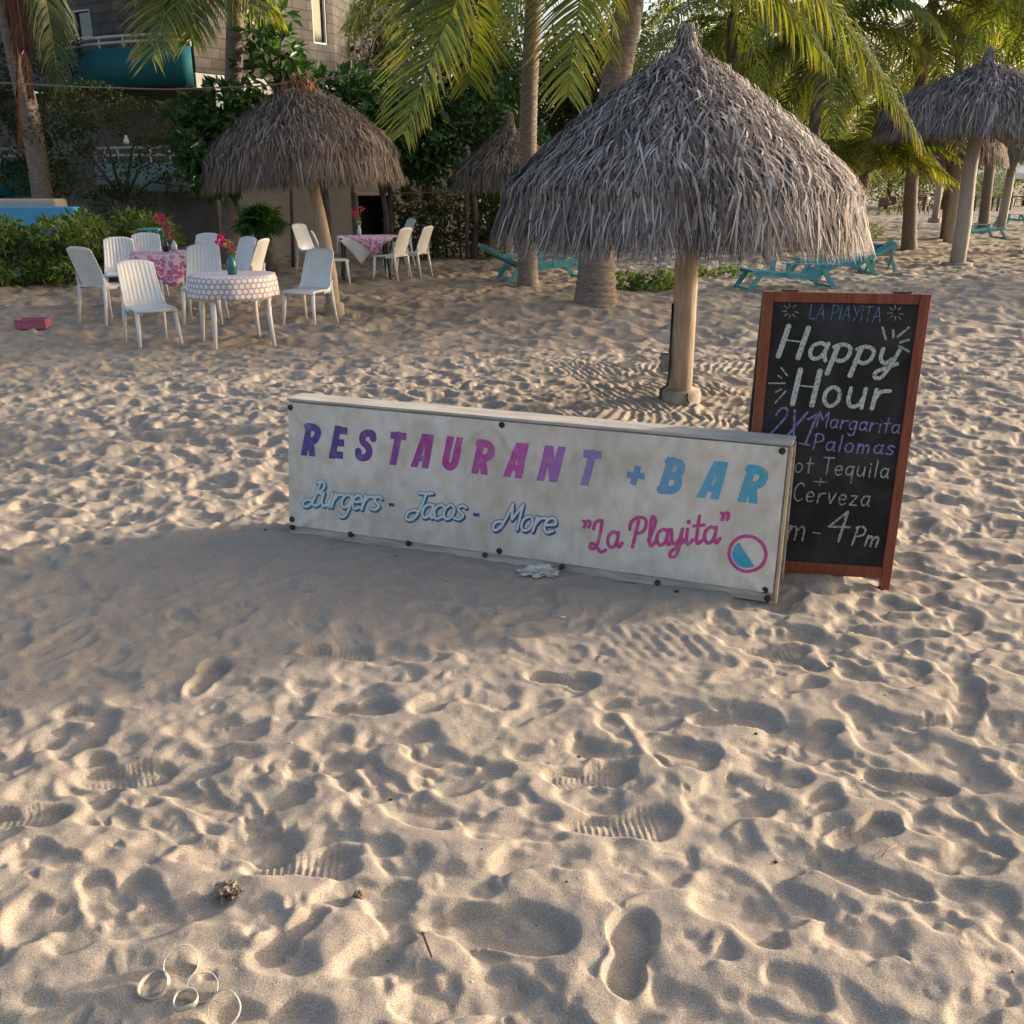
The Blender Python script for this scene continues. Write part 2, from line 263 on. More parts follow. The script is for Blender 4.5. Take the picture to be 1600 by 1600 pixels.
class MB:
    def __init__(s): s.v = []; s.f = []; s.s = []
    def add(s, v, f, smooth=False):
        k = len(s.v); s.v += [tuple(p) for p in v]; s.f += [tuple(i + k for i in q) for q in f]; s.s += [smooth] * len(f); return s
    def box(s, c, size, mtx=None):
        x, y, z = (a / 2 for a in size); vs = [Vector((sx * x, sy * y, sz * z)) for sz in (-1, 1) for sy in (-1, 1) for sx in (-1, 1)]
        if mtx is not None: vs = [mtx @ p for p in vs]
        vs = [p + Vector(c) for p in vs]
        return s.add(vs, [(0, 2, 3, 1), (4, 5, 7, 6), (0, 1, 5, 4), (2, 6, 7, 3), (0, 4, 6, 2), (1, 3, 7, 5)])
    def beam(s, a, b, w, h, up=(0, 0, 1)):
        a = Vector(a); b = Vector(b); d = (b - a); L = d.length; d.normalize(); x = d.cross(Vector(up)).normalized(); u = x.cross(d)
        return s.box((a + b) / 2, (w, L, h), Matrix((x, d, u)).transposed())
    def tube(s, pts, rads, n=10, caps=True, smooth=True):
        pts = [Vector(p) for p in pts]
        if not hasattr(rads, '__len__'): rads = [rads] * len(pts)
        vs = []; fs = []; ref = Vector((1, 0, 0))
        t0 = (pts[1] - pts[0]).normalized()
        if abs(t0.x) > .9: ref = Vector((0, 1, 0))
        for i, p in enumerate(pts):
            t = (pts[min(i + 1, len(pts) - 1)] - pts[max(i - 1, 0)]).normalized(); x = (ref - t * ref.dot(t)).normalized(); y = t.cross(x); ref = x
            for k in range(n):
                a = 2 * math.pi * k / n; vs.append(p + (x * math.cos(a) + y * math.sin(a)) * rads[i])
        for i in range(len(pts) - 1):
            for k in range(n): fs.append((i * n + k, i * n + (k + 1) % n, (i + 1) * n + (k + 1) % n, (i + 1) * n + k))
        if caps: fs += [tuple(range(n))[::-1], tuple((len(pts) - 1) * n + k for k in range(n))]
        return s.add(vs, fs, smooth)
    def lathe(s, prof, n=24, c=(0, 0, 0), cap=True):
        vs = [(c[0] + r * math.cos(2 * math.pi * k / n), c[1] + r * math.sin(2 * math.pi * k / n), c[2] + z) for r, z in prof for k in range(n)]
        fs = [(i * n + k, i * n + (k + 1) % n, (i + 1) * n + (k + 1) % n, (i + 1) * n + k) for i in range(len(prof) - 1) for k in range(n)]
        if cap: fs += [tuple(range(n))[::-1], tuple((len(prof) - 1) * n + k for k in range(n))]
        return s.add(vs, fs, True)
    def shell(s, fn, nu, nv, th):
        """closed thick sheet from fn(u,v)->Vector"""
        P = [[Vector(fn(i / nu, j / nv)) for i in range(nu + 1)] for j in range(nv + 1)]
        vs = []
        for side in (.5, -.5):
            for j in range(nv + 1):
                for i in range(nu + 1):
                    du = P[j][min(i + 1, nu)] - P[j][max(i - 1, 0)]; dv = P[min(j + 1, nv)][i] - P[max(j - 1, 0)][i]
                    vs.append(P[j][i] + du.cross(dv).normalized() * th * side)
        N = (nu + 1) * (nv + 1); W = nu + 1; fs = []
        for j in range(nv):
            for i in range(nu):
                a = j * W + i; fs.append((a, a + 1, a + W + 1, a + W)); fs.append((N + a, N + a + W, N + a + W + 1, N + a + 1))
        rim = [i for i in range(W)] + [j * W + nu for j in range(1, nv + 1)] + [nv * W + i for i in range(nu - 1, -1, -1)] + [j * W for j in range(nv - 1, 0, -1)]
        for a, b in zip(rim, rim[1:] + rim[:1]): fs.append((a, N + a, N + b, b))
        return s.add(vs, fs, True)
    def build(s, name, material, parent=None, bevel=0, loc=None, rz=0):
        me = bpy.data.meshes.new(name); me.from_pydata(s.v, [], s.f)
        me.polygons.foreach_set('use_smooth', s.s); me.update()
        o = link(name, me, material, parent)
        if bevel:
            b = o.modifiers.new('bevel', 'BEVEL'); b.width = bevel; b.segments = 2; b.limit_method = 'ANGLE'
        if loc is not None: o.location = loc
        o.rotation_euler.z = rz
        return o
def kids(o): return [c for c in bpy.data.objects if c.parent == o]
def copy_tree(o, parent=None):
    c = o.copy(); COL.objects.link(c)
    if parent: c.parent = parent
    for k in kids(o): copy_tree(k, c)
    return c

# ------------------------------------------------------------------ sand relief (footprints are pressed into two height rasters)
def vnoise(nx, ny, cell, rng):
    gx, gy = int(nx / cell) + 3, int(ny / cell) + 3; g = rng.standard_normal((gy, gx)).astype(np.float32)
    X = np.arange(nx) / cell; Y = np.arange(ny) / cell; xi = X.astype(int); yi = Y.astype(int)
    fx = (X - xi); fy = (Y - yi); fx = (fx * fx * (3 - 2 * fx)).astype(np.float32); fy = (fy * fy * (3 - 2 * fy)).astype(np.float32)[:, None]
    a = g[yi][:, xi] * (1 - fx) + g[yi][:, xi + 1] * fx; b = g[yi + 1][:, xi] * (1 - fx) + g[yi + 1][:, xi + 1] * fx
    return a * (1 - fy) + b * fy
def sstep(a, b, x):
    t = np.clip((x - a) / (b - a), 0, 1); return t * t * (3 - 2 * t)
def blur(h, k):
    for ax in (0, 1):
        s = h.copy()
        for d in range(1, k + 1): s += np.roll(h, d, ax) + np.roll(h, -d, ax)
        h = s / (2 * k + 1)
    return h
SX0, SX1, SY0, SY1 = -1.15, 1.05, 3.2, 4.4
def calm(x, y):
    """smoother, raked sand just in front of the banner sign"""
    fx = sstep(-2.3, -1.4, x) * (1 - sstep(.7, 1.1, x)); ylo = 2.75 + .1 * x
    return fx * sstep(ylo - .25, ylo + .25, y) * (1 - sstep(4.3, 4.6, y))
class Raster:
    def __init__(s, x0, x1, y0, y1, d):
        s.x0, s.y0, s.d = x0, y0, d; s.nx = int((x1 - x0) / d); s.ny = int((y1 - y0) / d); s.h = np.zeros((s.ny, s.nx), np.float32)
    def stamp(s, cx, cy, ang, a, b, depth, rng, tread=0, soft=.3, rim=.3):
        Rr = 1.75 * a; i0 = max(0, int((cx - Rr - s.x0) / s.d)); i1 = min(s.nx, int((cx + Rr - s.x0) / s.d)); j0 = max(0, int((cy - Rr - s.y0) / s.d)); j1 = min(s.ny, int((cy + Rr - s.y0) / s.d))
        if i1 - i0 < 2 or j1 - j0 < 2: return
        X = (np.arange(i0, i1) * s.d + s.x0 - cx)[None, :]; Y = (np.arange(j0, j1) * s.d + s.y0 - cy)[:, None]
        u = X * math.cos(ang) + Y * math.sin(ang); v = -X * math.sin(ang) + Y * math.cos(ang)
        un = np.clip(u / a, -1.6, 1.6); bb = b * (1 + .18 * un - .28 * np.exp(-((un + .15) / .32) ** 2))
        wob = .07 * np.sin(3 * np.arctan2(v, u) + cx * 9) + .05 * np.sin(5 * np.arctan2(v, u) + cy * 7)
        d = ((np.abs(u / a)) ** 2.4 + (np.abs(v / bb)) ** 2.4) ** (1 / 2.4) + wob
        w = 1 - sstep(1 - soft, 1 + soft * .75, d); P = s.h[j0:j1, i0:i1]; m = P.mean()
        tilt = rng.uniform(-.5, .7); floor = P * .30 + m * .70 - depth * (1 + tilt * un * .7)
        if tread == 1: floor = floor + .0026 * (np.abs(un + .1) < .75) * np.sin(u * 2 * math.pi / .018)
        if tread == 2: floor = floor + .0026 * (np.abs(un + .1) < .75) * np.sin((u + .012 * np.abs(((v / .024) % 2) - 1)) * 2 * math.pi / .017)
        if tread == 3: floor = floor + .0026 * (np.abs(un + .1) < .75) * np.sin((np.hypot(u - a * .8, v)) * 2 * math.pi / .016)
        ra = rng.uniform(0, 6.28); side = .55 + .45 * np.cos(np.arctan2(v, u) - ra)
        P[:] = P * (1 - w) + floor * w + rim * depth * side * np.exp(-((d - 1.20) / .15) ** 2)
    def sample(s, x, y):
        fx = np.clip((x - s.x0) / s.d, 0, s.nx - 1.001); fy = np.clip((y - s.y0) / s.d, 0, s.ny - 1.001); i = fx.astype(int); j = fy.astype(int); fx = fx - i; fy = fy - j
        return (s.h[j, i] * (1 - fx) + s.h[j, i + 1] * fx) * (1 - fy) + (s.h[j + 1, i] * (1 - fx) + s.h[j + 1, i + 1] * fx) * fy
rg = np.random.default_rng(5)
near = Raster(-7.0, 7.0, .5, 11.0, .006)
near.h += .012 * vnoise(near.nx, near.ny, 110, rg) + .004 * vnoise(near.nx, near.ny, 40, rg)
for k in range(9000):
    x = rg.uniform(-7, 7); y = .5 + 10.5 * rg.uniform() ; c = float(calm(np.array(x), np.array(y)))
    if rg.uniform() < c * .7: continue
    big = rg.uniform(); a = rg.uniform(.095, .14); b = a * rg.uniform(.36, .50)
    if big < .3: a = rg.uniform(.08, .13); b = a * rg.uniform(.65, .95)
    ang = rg.normal(0.1, .55) if rg.uniform() < .7 else rg.uniform(0, 3.14)
    dp = rg.uniform(.010, .030) * (1 - .5 * c)
    near.stamp(x, y, ang + (math.pi if rg.uniform() < .5 else 0), a, b, dp, rg, soft=rg.uniform(.14, .36), rim=rg.uniform(.25, .5), tread=(rg.integers(1, 4) if rg.uniform() < .05 else 0))
near.h = blur(near.h, 1)
rdg = 1 - np.abs(vnoise(near.nx, near.ny, 42, rg)); near.h += (.0025 * np.clip(rdg, -1, 1) ** 3 + .0022 * vnoise(near.nx, near.ny, 14, rg) + .0016 * vnoise(near.nx, near.ny, 5, rg)).astype(np.float32)
for k in range(9000):      # crumbs and small kicks
    x = rg.uniform(-7, 7); y = .5 + 10.5 * rg.uniform()
    if rg.uniform() < float(calm(np.array(x), np.array(y))) * .8: continue
    a = rg.uniform(.012, .04); near.stamp(x, y, rg.uniform(0, 3.14), a, a * rg.uniform(.4, 1), rg.uniform(-.006, .010), rg, soft=.5)
for (px, py, ang, tr, a) in ((530, 1020, .0, 1, .13), (885, 1058, -.15, 3, .12), (1215, 1015, .1, 1, .12), (195, 1200, .1, 2, .13), (925, 1200, .25, 2, .14), (975, 1278, .1, 1, .15), (480, 1350, .1, 1, .14), (325, 1060, 1.4, 3, .12), (1150, 1115, .0, 0, .14), (780, 1440, -.1, 0, .17), (985, 1480, 1.3, 0, .13), (1420, 1215, -.3, 0, .12), (1360, 1290, .4, 0, .11), (40, 1270, .1, 1, .12), (560, 1105, .1, 0, .13), (370, 1320, .2, 0, .16)):
    p = G(px, py); near.stamp(p[0], p[1], ang, a, a * .42, .034, rg, tread=tr, soft=.16, rim=.35)
base = blur(blur(near.h, 14), 14); dd = near.h - base; dd = np.where(dd > 0, .0125 * np.tanh(dd / .0125), .036 * np.tanh(dd / .036)); near.h = (base * .8 + dd).astype(np.float32)
near.h *= (.88 + .10 * sstep(3.8, 6.0, (np.arange(near.ny) * near.d + near.y0)[:, None])).astype(np.float32)
near.h += (.0013 * vnoise(near.nx, near.ny, 6, rg) + .0022 * vnoise(near.nx, near.ny, 13, rg)).astype(np.float32)
yy = (np.arange(near.ny) * near.d + near.y0)[:, None]; xx = (np.arange(near.nx) * near.d + near.x0)[None, :]
# rake lines under the big palapa: herringbone strokes
rk = sstep(.1, .6, xx) * (1 - sstep(2.5, 3.2, xx)) * (.45 + .55 * np.clip(1 + vnoise(near.nx, near.ny, 60, rg), 0, 1)) * sstep(5.4, 5.9, yy) * (1 - sstep(8.9, 9.6, yy))
cell = np.floor((yy + .15 * np.sin(xx * 3)) / .62); dirs = np.where((cell % 2) == 0, 1.0, -1.0)
wx = xx + .05 * vnoise(near.nx, near.ny, 40, rg); wy = yy + .05 * vnoise(near.nx, near.ny, 40, rg)
ci = (np.floor((wx + 10) / .62).astype(int) * 73 + np.floor(wy / .5).astype(int) * 151) % 997; tab = rg.uniform(-1, 1, 997); dirs = np.sign(tab[ci]) * (.7 + .9 * np.abs(tab[ci])); amp_ = .35 + .65 * np.abs(np.sin(tab[ci] * 40))
ph = (xx + tab[ci] + dirs * (yy * .30) + .035 * vnoise(near.nx, near.ny, 45, rg)) * 2 * math.pi / .072
near.h = near.h * (1 - .4 * rk) + blur((rk * amp_ * .0085 * np.sin(ph)).astype(np.float32), 1)
rk2 = sstep(.25, .4, xx) * (1 - sstep(.7, .85, xx)) * sstep(3.0, 3.1, yy) * (1 - sstep(3.25, 3.4, yy))
near.h += (rk2 * .0012 * np.sin((xx + .35 * yy) * 2 * math.pi / .05)).astype(np.float32)
# sand banked up against the signs
near.h += .03 * np.exp(-(((xx - 1.3) / .28) ** 2 + ((yy - 3.72) / .16) ** 2)).astype(np.float32)
far = Raster(-32, 36, 6.5, 62, .035)
far.h += .018 * vnoise(far.nx, far.ny, 32, rg) + .012 * vnoise(far.nx, far.ny, 11, rg)
for k in range(16000):
    y = 6.5 + 45 * rg.uniform() ** 1.6; x = rg.uniform(-1, 1) * (y * .62 + 2); a = rg.uniform(.11, .20)
    far.stamp(x, y, rg.normal(0, .7), a, a * rg.uniform(.45, .9), rg.uniform(.014, .034), rg, soft=.5, rim=.4)
far.h += .011 * (vnoise(far.nx, far.ny, 4.3, rg) + .6 * vnoise(far.nx, far.ny, 7.7, rg) + .45 * (1 - 2 * np.abs(vnoise(far.nx, far.ny, 6.1, rg)))).astype(np.float32)
def ground(x, y):
    x = np.asarray(x, float); y = np.asarray(y, float)
    wn_ = (1 - sstep(9.2, 10.7, y)) * (1 - sstep(6.0, 6.9, np.abs(x))) * sstep(.5, .7, y)
    wf = sstep(6.6, 7.6, y) * (1 - sstep(50, 60, y)) * (1 - sstep(26, 31, np.abs(x)))
    hf = far.sample(x, y) * np.maximum(wf, 0); hn = near.sample(x, y)
    mound = .10 * np.exp(-(((x - .75) / 1.3) ** 2 + ((y - 13.6) / 1.4) ** 2))
    return hn * wn_ + hf * (1 - wn_) * wf + mound
def gz(x, y): return float(ground(np.array([x]), np.array([y]))[0])
def on(px, py, dz=0):
    p = G(px, py); return Vector((p[0], p[1], gz(p[0], p[1]) + dz))

th = np.concatenate([np.linspace(-180, -46, 45, endpoint=False), np.linspace(-46, 46, 1250), np.linspace(46, 180, 46)[1:]])
rad = np.concatenate([[.02, .3, .6], np.geomspace(.85, 62, 1300), np.geomspace(70, 1500, 14)])
A, Rr = np.meshgrid(np.radians(th), rad); X = Rr * np.sin(A); Y = Rr * np.cos(A); Z = ground(X.ravel(), Y.ravel()).reshape(X.shape)
nr, nc = X.shape; idx = np.arange(nr * nc).reshape(nr, nc)
F = np.stack([idx[:-1, :-1], idx[1:, :-1], idx[1:, 1:], idx[:-1, 1:]], -1).reshape(-1, 4)[:, ::-1]
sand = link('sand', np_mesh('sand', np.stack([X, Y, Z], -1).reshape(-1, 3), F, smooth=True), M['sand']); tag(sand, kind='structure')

# ------------------------------------------------------------------ leaves, fronds, thatch (numpy)
def unit(v): return v / np.maximum(np.linalg.norm(v, axis=-1, keepdims=True), 1e-9)
def leaf_mesh(name, P, D, Nn, L, W, rnd):
    """two-quad folded leaf at P along D, face normal about Nn"""
    S = unit(np.cross(D, Nn)); Nn = np.cross(S, D); L = L[:, None]; W = W[:, None]
    v = np.stack([P, P + D * L * .45 + S * W * .5 + Nn * W * .12, P + D * L - Nn * L * .12, P + D * L * .45 - S * W * .5 + Nn * W * .12, P + D * L * .5 - Nn * W * .05], 1)
    n = len(P); b = np.arange(n)[:, None] * 5
    f = np.concatenate([b + np.array([[0, 1, 2, 4]]), b + np.array([[0, 4, 2, 3]])], 0)
    return np_mesh(name, v.reshape(-1, 3), f, np.concatenate([rnd, rnd]))
def foliage(name, clumps, n, L, W, material, parent=None, seed=0, up=.4, droop=.0, shellness=.5):
    """clumps: (x,y,z,rx,ry,rz); leaves fill the clumps, denser to their skins"""
    rng = np.random.default_rng(seed); c = np.array(clumps, float); vol = c[:, 3] * c[:, 4] * c[:, 5]; k = rng.choice(len(c), n, p=vol ** .75 / (vol ** .75).sum())
    d = unit(rng.standard_normal((n, 3))); r = rng.random(n) ** (1 / 3) * (1 - shellness) + shellness * rng.uniform(.75, 1.08, n)
    P = c[k, :3] + d * r[:, None] * c[k, 3:]
    D = unit(d * .6 + rng.standard_normal((n, 3)) * .8 + np.array([0, 0, -droop])); N = unit(rng.standard_normal((n, 3)) * .8 + d * .4 + np.array([0, 0, up + .4]))
    tint = rng.random(len(c))[k] * .35; ro = np.clip(rng.random(n) * .75 + tint - .05, 0, 1)
    keep = P[:, 2] > .02; P, D, N, ro = P[keep], D[keep], N[keep], ro[keep]; m_ = len(P)
    return link(name, leaf_mesh(name, P, D, N, L * rng.uniform(.6, 1.25, m_), W * rng.uniform(.6, 1.2, m_), ro), material, parent)
def bez(P0, P1, P2, t):
    t = t[:, None]; return P0 * (1 - t) ** 2 + 2 * P1 * t * (1 - t) + P2 * t * t
def frond(parent, P0, P1, P2, Lf=.75, n=52, material=None, seed=0, hang=.7, w=.034, yellow=0.0):
    rng = np.random.default_rng(seed); P0, P1, P2 = (np.array(p, float) for p in (P0, P1, P2))
    t = np.repeat(np.linspace(.12, 1, n), 2); t = np.clip(t + rng.normal(0, .003, len(t)), 0, 1); sd = np.tile([1., -1.], n)
    B = bez(P0, P1, P2, t); T = unit(2 * (1 - t)[:, None] * (P1 - P0) + 2 * t[:, None] * (P2 - P1))
    S = unit(np.cross(T, np.array([0, 0, 1.0]) + 1e-4)); Un = np.cross(S, T)
    ll = Lf * (np.sin(np.pi * np.clip(.16 + t * .80, 0, 1)) ** .55) * rng.uniform(.85, 1.1, len(t))
    D = unit(S * sd[:, None] * .85 + T * (.45 + .5 * t[:, None]) + Un * .22 + rng.normal(0, .07, B.shape)); segs = 4; rows = []
    p = B.copy(); d = D.copy(); wd = T * w * .5
    for k in range(segs + 1):
        ww = [.75, 1.0, .9, .6, .06][k]; rows.append(np.stack([p - wd * ww, p + wd * ww], 1))
        p = p + d * (ll / segs)[:, None]; d = unit(d + np.array([0, 0, -1]) * hang * .55 * rng.uniform(.7, 1.3, (len(t), 1)))
    V = np.stack(rows, 1); m_ = len(t); b = np.arange(m_)[:, None] * (2 * (segs + 1)); fs = []
    for k in range(segs): fs.append(b + np.array([[2 * k, 2 * k + 1, 2 * k + 3, 2 * k + 2]]))
    ro = np.clip(rng.random(m_) * .7 + yellow, 0, 1); rr = np.concatenate([np.clip(ro + .04 * k * k, 0, 1) for k in range(segs)])
    o = link('frond', np_mesh('frond', V.reshape(-1, 3), np.concatenate(fs), rr), material or M['frond'], parent)
    tt = np.linspace(0, 1, 12); mb = MB(); mb.tube(bez(P0, P1, P2, tt), [.028 - .023 * x for x in tt], 6); mb.build('rib', M['rachis'], o)
    return o
def crown(parent, C, n, length, seed, material=None, Lf=.75, lo=-.6, skip=None, w=.034, az0=0, az1=2 * math.pi):
    rng = np.random.default_rng(seed); C = np.array(C, float)
    for k in range(n):
        az = az0 + (az1 - az0) * (k + rng.uniform(-.3, .3)) / n; el = rng.uniform(lo, 1.0); Ls = length * rng.uniform(.85, 1.1); h = np.array([math.cos(az), math.sin(az), 0])
        P1 = C + h * Ls * .5 * math.cos(el) + np.array([0, 0, Ls * .5 * math.sin(el) + .35]); P2 = C + h * Ls * (.62 + .3 * math.cos(el)) * .95 + np.array([0, 0, Ls * (math.sin(el) * .55 - .42)])
        frond(parent, C, P1, P2, Lf, 46, material, seed * 100 + k, hang=rng.uniform(.5, .9), w=w, yellow=rng.choice([0, 0, .12, .25]))
def trunk_mesh(path, r0, r1, seed=0, flare=1.0, ring=.09, n=16):
    rng = random.Random(seed); pts = [Vector(p) for p in path]; L = sum((b - a).length for a, b in zip(pts, pts[1:])); out = []; rad_ = []; m_ = max(30, int(L / ring * 3))
    def cr(t):
        x = t * (len(pts) - 1); i = min(int(x), len(pts) - 2); f = x - i; p0 = pts[max(i - 1, 0)]; p1 = pts[i]; p2 = pts[i + 1]; p3 = pts[min(i + 2, len(pts) - 1)]
        return .5 * ((2 * p1) + (p2 - p0) * f + (2 * p0 - 5 * p1 + 4 * p2 - p3) * f * f + (3 * p1 - p0 - 3 * p2 + p3) * f ** 3)
    for i in range(m_ + 1):
        t = i / m_; r = r0 + (r1 - r0) * t; r *= 1 + (flare - 1) * math.exp(-t * L / .45); r *= 1 + (.035 if i % 3 == 0 else 0) + rng.uniform(-.012, .012); out.append(cr(t)); rad_.append(r)
    mb = MB(); mb.tube(out, rad_, n); return mb
def thatch(name, prof, nbl, blen, bw, material, parent, seed=0, fringe=.28, shag=.035, tilt=None, brown=.0):
    """prof [(r,z)...] from apex to eave; blades laid like shingles, hanging free past the eave"""
    rng = np.random.default_rng(seed); pr = np.array(prof, float); seg = np.linalg.norm(np.diff(pr, axis=0), axis=1); cum = np.concatenate([[0], np.cumsum(seg)]); LT = cum[-1]
    s0 = np.sqrt(rng.random(nbl) * 1.0 + .004) * LT; s0 = np.clip(s0 - blen * .35, .0, LT); ef = rng.random(nbl) < .30; s0 = np.where(ef, LT - .55 * rng.random(nbl) ** 1.3, s0)
    ph = rng.uniform(0, 2 * math.pi, nbl)
    # tufts: blades come in bundles
    ph = ph + .03 * np.sin(ph * 37 + s0 * 9); layer = rng.random(nbl)
    blen_s = .7 + .45 * s0 / LT
    eav = LT - .16 * rng.random(nbl) ** 1.5 - .05 * (1 + np.sin(ph * 13 + 1) * np.sin(ph * 5)) * .5
    L = blen * blen_s * rng.uniform(.5, 1.25, nbl); bundle = rng.integers(0, 60, nbl)
    seglen = 4; rows = []; s = s0.copy(); phi = ph.copy(); yaw = rng.normal(0, 1, nbl) * (.55 - .35 * s0 / LT) + .22 * np.sin(ph * 11 + s0 * 13) * rng.random(nbl)
    lift = rng.uniform(0, 1, nbl) ** 2 * shag * 2.4; r_extra = lift + .012 + shag * layer * .8
    hw = bw * (.35 + 1.25 * rng.random(nbl) ** 2) / 2
    tw = rng.normal(0, .35, nbl)
    slen = fringe * rng.uniform(.45, 1.15, nbl)
    L = np.where(ef, np.minimum(LT - s0 + slen, blen * 2.2), L)
    for k in range(seglen + 1):
        f = k / seglen; sc = s0 + L * f; over = np.maximum(sc - eav, 0); over = np.minimum(over, slen + LT - eav); sc2 = np.minimum(sc, eav)
        r = np.interp(sc2, cum, pr[:, 0]); z = np.interp(sc2, cum, pr[:, 1]); i = np.clip(np.searchsorted(cum, sc2) - 1, 0, len(seg) - 1); dr = (pr[i + 1, 0] - pr[i, 0]) / seg[i]; dz = (pr[i + 1, 1] - pr[i, 1]) / seg[i]
        up_ = r_extra * (.35 + .65 * np.sin(np.pi * min(f * .9 + .1, 1))) * (1 - .5 * (over > 0)); r = r - dz * up_ + over * .34 * (.8 + layer * .5) ; z = z + dr * up_ - over * .92
        phi2 = ph + yaw * (L * f) / np.maximum(r, .12); c, sn = np.cos(phi2), np.sin(phi2); P = np.stack([r * c, r * sn, z], -1); tang = np.stack([-sn, c, np.zeros(nbl)], -1) + np.stack([c, sn, np.zeros(nbl)], -1) * (tw + f * .4)[:, None] * .6
        ww = hw * [.7, 1, .95, .7, .12][k]; rows.append(np.stack([P - tang * ww[:, None], P + tang * ww[:, None]], 1))
    V = np.stack(rows, 1).reshape(-1, 3); b = np.arange(nbl)[:, None] * (2 * (seglen + 1)); F = np.concatenate([b + np.array([[2 * k, 2 * k + 1, 2 * k + 3, 2 * k + 2]]) for k in range(seglen)])
    ro = np.clip(rng.beta(2.0, 2.4, nbl) * .93 + .07 * np.sin(ph * 9) * 1.0 + (rng.random(nbl) < .035) * .5, 0, 1)
    if tilt is not None: V = V @ np.array(tilt).T
    return link(name, np_mesh(name, V, F, np.tile(ro, seglen)), material, parent)
def palapa(label, base, prof, nbl, blen, bw, pole_pts, pole_r, seed, material, fringe=.28, shag=.035, apex_off=(0, 0), tilt=None, cap='knob', base_r=.17, base_h=.10, pole_m=None, group='thatched palapas on the beach', knob_h=.22):
    root = empty('palapa', base, label, 'palapa', group)
    off = Vector((apex_off[0], apex_off[1], 0))
    t = thatch('thatch', prof, nbl, blen, bw, material, root, seed, fringe, shag, tilt); t.location = off
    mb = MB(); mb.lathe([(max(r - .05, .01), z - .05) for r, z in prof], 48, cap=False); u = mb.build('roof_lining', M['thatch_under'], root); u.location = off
    mb = MB()
    for k in range(10):
        a = k * math.pi / 5; r, z = prof[-1]; r1, z1 = prof[len(prof) // 2]
        mb.tube([(.05 * math.cos(a), .05 * math.sin(a), prof[0][1] - .25), (r1 * math.cos(a) * .95, r1 * math.sin(a) * .95, z1 - .12), (r * .95 * math.cos(a), r * .95 * math.sin(a), z - .06)], .022, 6)
    rf_ = mb.build('rafters', M['twig'], root); rf_.location = off
    if tilt is not None:
        for o in (u, rf_): o.data.transform(Matrix(tilt).to_4x4())
    mb = MB(); mb.tube(pole_pts, pole_r, 16); mb.build('pole', pole_m or M['pole'], root)
    if base_r:
        mb = MB(); mb.lathe([(base_r * 1.0, -.08), (base_r, base_h * .8), (base_r * .95, base_h), (.02, base_h)], 28, cap=False); mb.build('footing', M['concrete'], root)
    z0 = prof[0][1]; r0 = prof[0][0]
    if cap == 'knob':
        k_ = knob_h / .22; mb = MB(); mb.lathe([(r0 * 1.9, z0 - .03), (r0 * 1.25, z0 + .06 * k_), (r0 * 1.0, z0 + .13 * k_), (r0 * 1.1, z0 + .15 * k_), (r0 * 1.1, z0 + .17 * k_), (r0 * .9, z0 + .19 * k_), (r0 * .95, z0 + .22 * k_), (r0 * .6, z0 + .255 * k_), (.01, z0 + .265 * k_)], 20, cap=False)
        o = mb.build('ridge_cap', M['cap'], root); o.location = off
        mb = MB(); mb.tube([(r0 * 1.12 * math.cos(a), r0 * 1.12 * math.sin(a), z0 + .145 * k_ + .025 * k_ * a / 12) for a in np.linspace(0, 12.5, 40)], .008, 5); mb.build('binding', M['rope'], o)
        tuft = thatch('cap_straw', [(r0 * .55, z0 + .27 * k_), (r0 * 1.0, z0 + .2 * k_), (r0 * 1.05, z0 + .12 * k_), (r0 * 1.9, z0 - .02), (r0 * 3.2, z0 - .1)], 260, .2, bw * .8, material, root, seed + 50, .1, .012); tuft.location = off
    else:   # dry coconut husk tuft
        husk = link('husk_cap', thatch('tmp', [(.02, z0 + .10), (.08, z0 + .07), (.14, z0 + .02), (.24, z0 - .07)], 150, .24, .03, M['husk'], None, seed + 9, .08, .06).data, None, root); husk.location = off + (Vector((tilt[0][2] * z0, 0, 0)) if tilt is not None else Vector())
        bpy.data.objects.remove([o for o in bpy.data.objects if o.name.startswith('tmp')][0])
    return root
M['cap'] = mat('bound thatch', (.17, .13, .115), (.09, .07, .062), 14, .9, .8, 40, (4, 4, .6))
M['husk'] = rnd_mat('orange dry husk', [(0, (.12, .05, .025)), (.5, (.26, .11, .05)), (1, (.34, .17, .08))], .8)

# ------------------------------------------------------------------ palapas
p = on(1062, 622, 0)
main = palapa('large grey thatched palapa right behind the chalkboard, nearest the camera', p,
    [(.055, 2.44), (.15, 2.38), (.36, 2.23), (.60, 2.06), (.88, 1.84), (1.08, 1.66), (1.19, 1.55), (1.25, 1.46)], 46000, .25, .0130, [(.0, 0, -.2), (-.005, 0, 1.2), (-.02, 0, 2.35)], [.093, .09, .08], 1, M['thatch'], fringe=.33, shag=.030, apex_off=(-.10, 0), base_r=.16, base_h=.09, knob_h=.17)
mb = MB(); mb.box((-.135, -.02, .30), (.06, .07, .14)); mb.box((-.172, -.02, .335), (.016, .03, .022)); mb.box((-.172, -.02, .275), (.016, .03, .022)); mb.build('socket_box', M['metal_box'], main, .006)
mb = MB(); mb.tube([(-.098, -.03, .75), (-.10, -.04, .45), (-.105, -.045, .36), (-.10, -.05, .2), (-.115, -.07, .13), (-.16, -.07, .10), (-.166, -.07, .0), (-.17, -.07, -.05)], .008, 6); mb.build('cable', M['cable'], main)
mb = MB(); mb.tube([(.03, -.161, .09), (.028, -.165, .05), (.045, -.166, .02), (.05, -.17, -.03)], .007, 6); mb.build('cable', M['cable'], main)

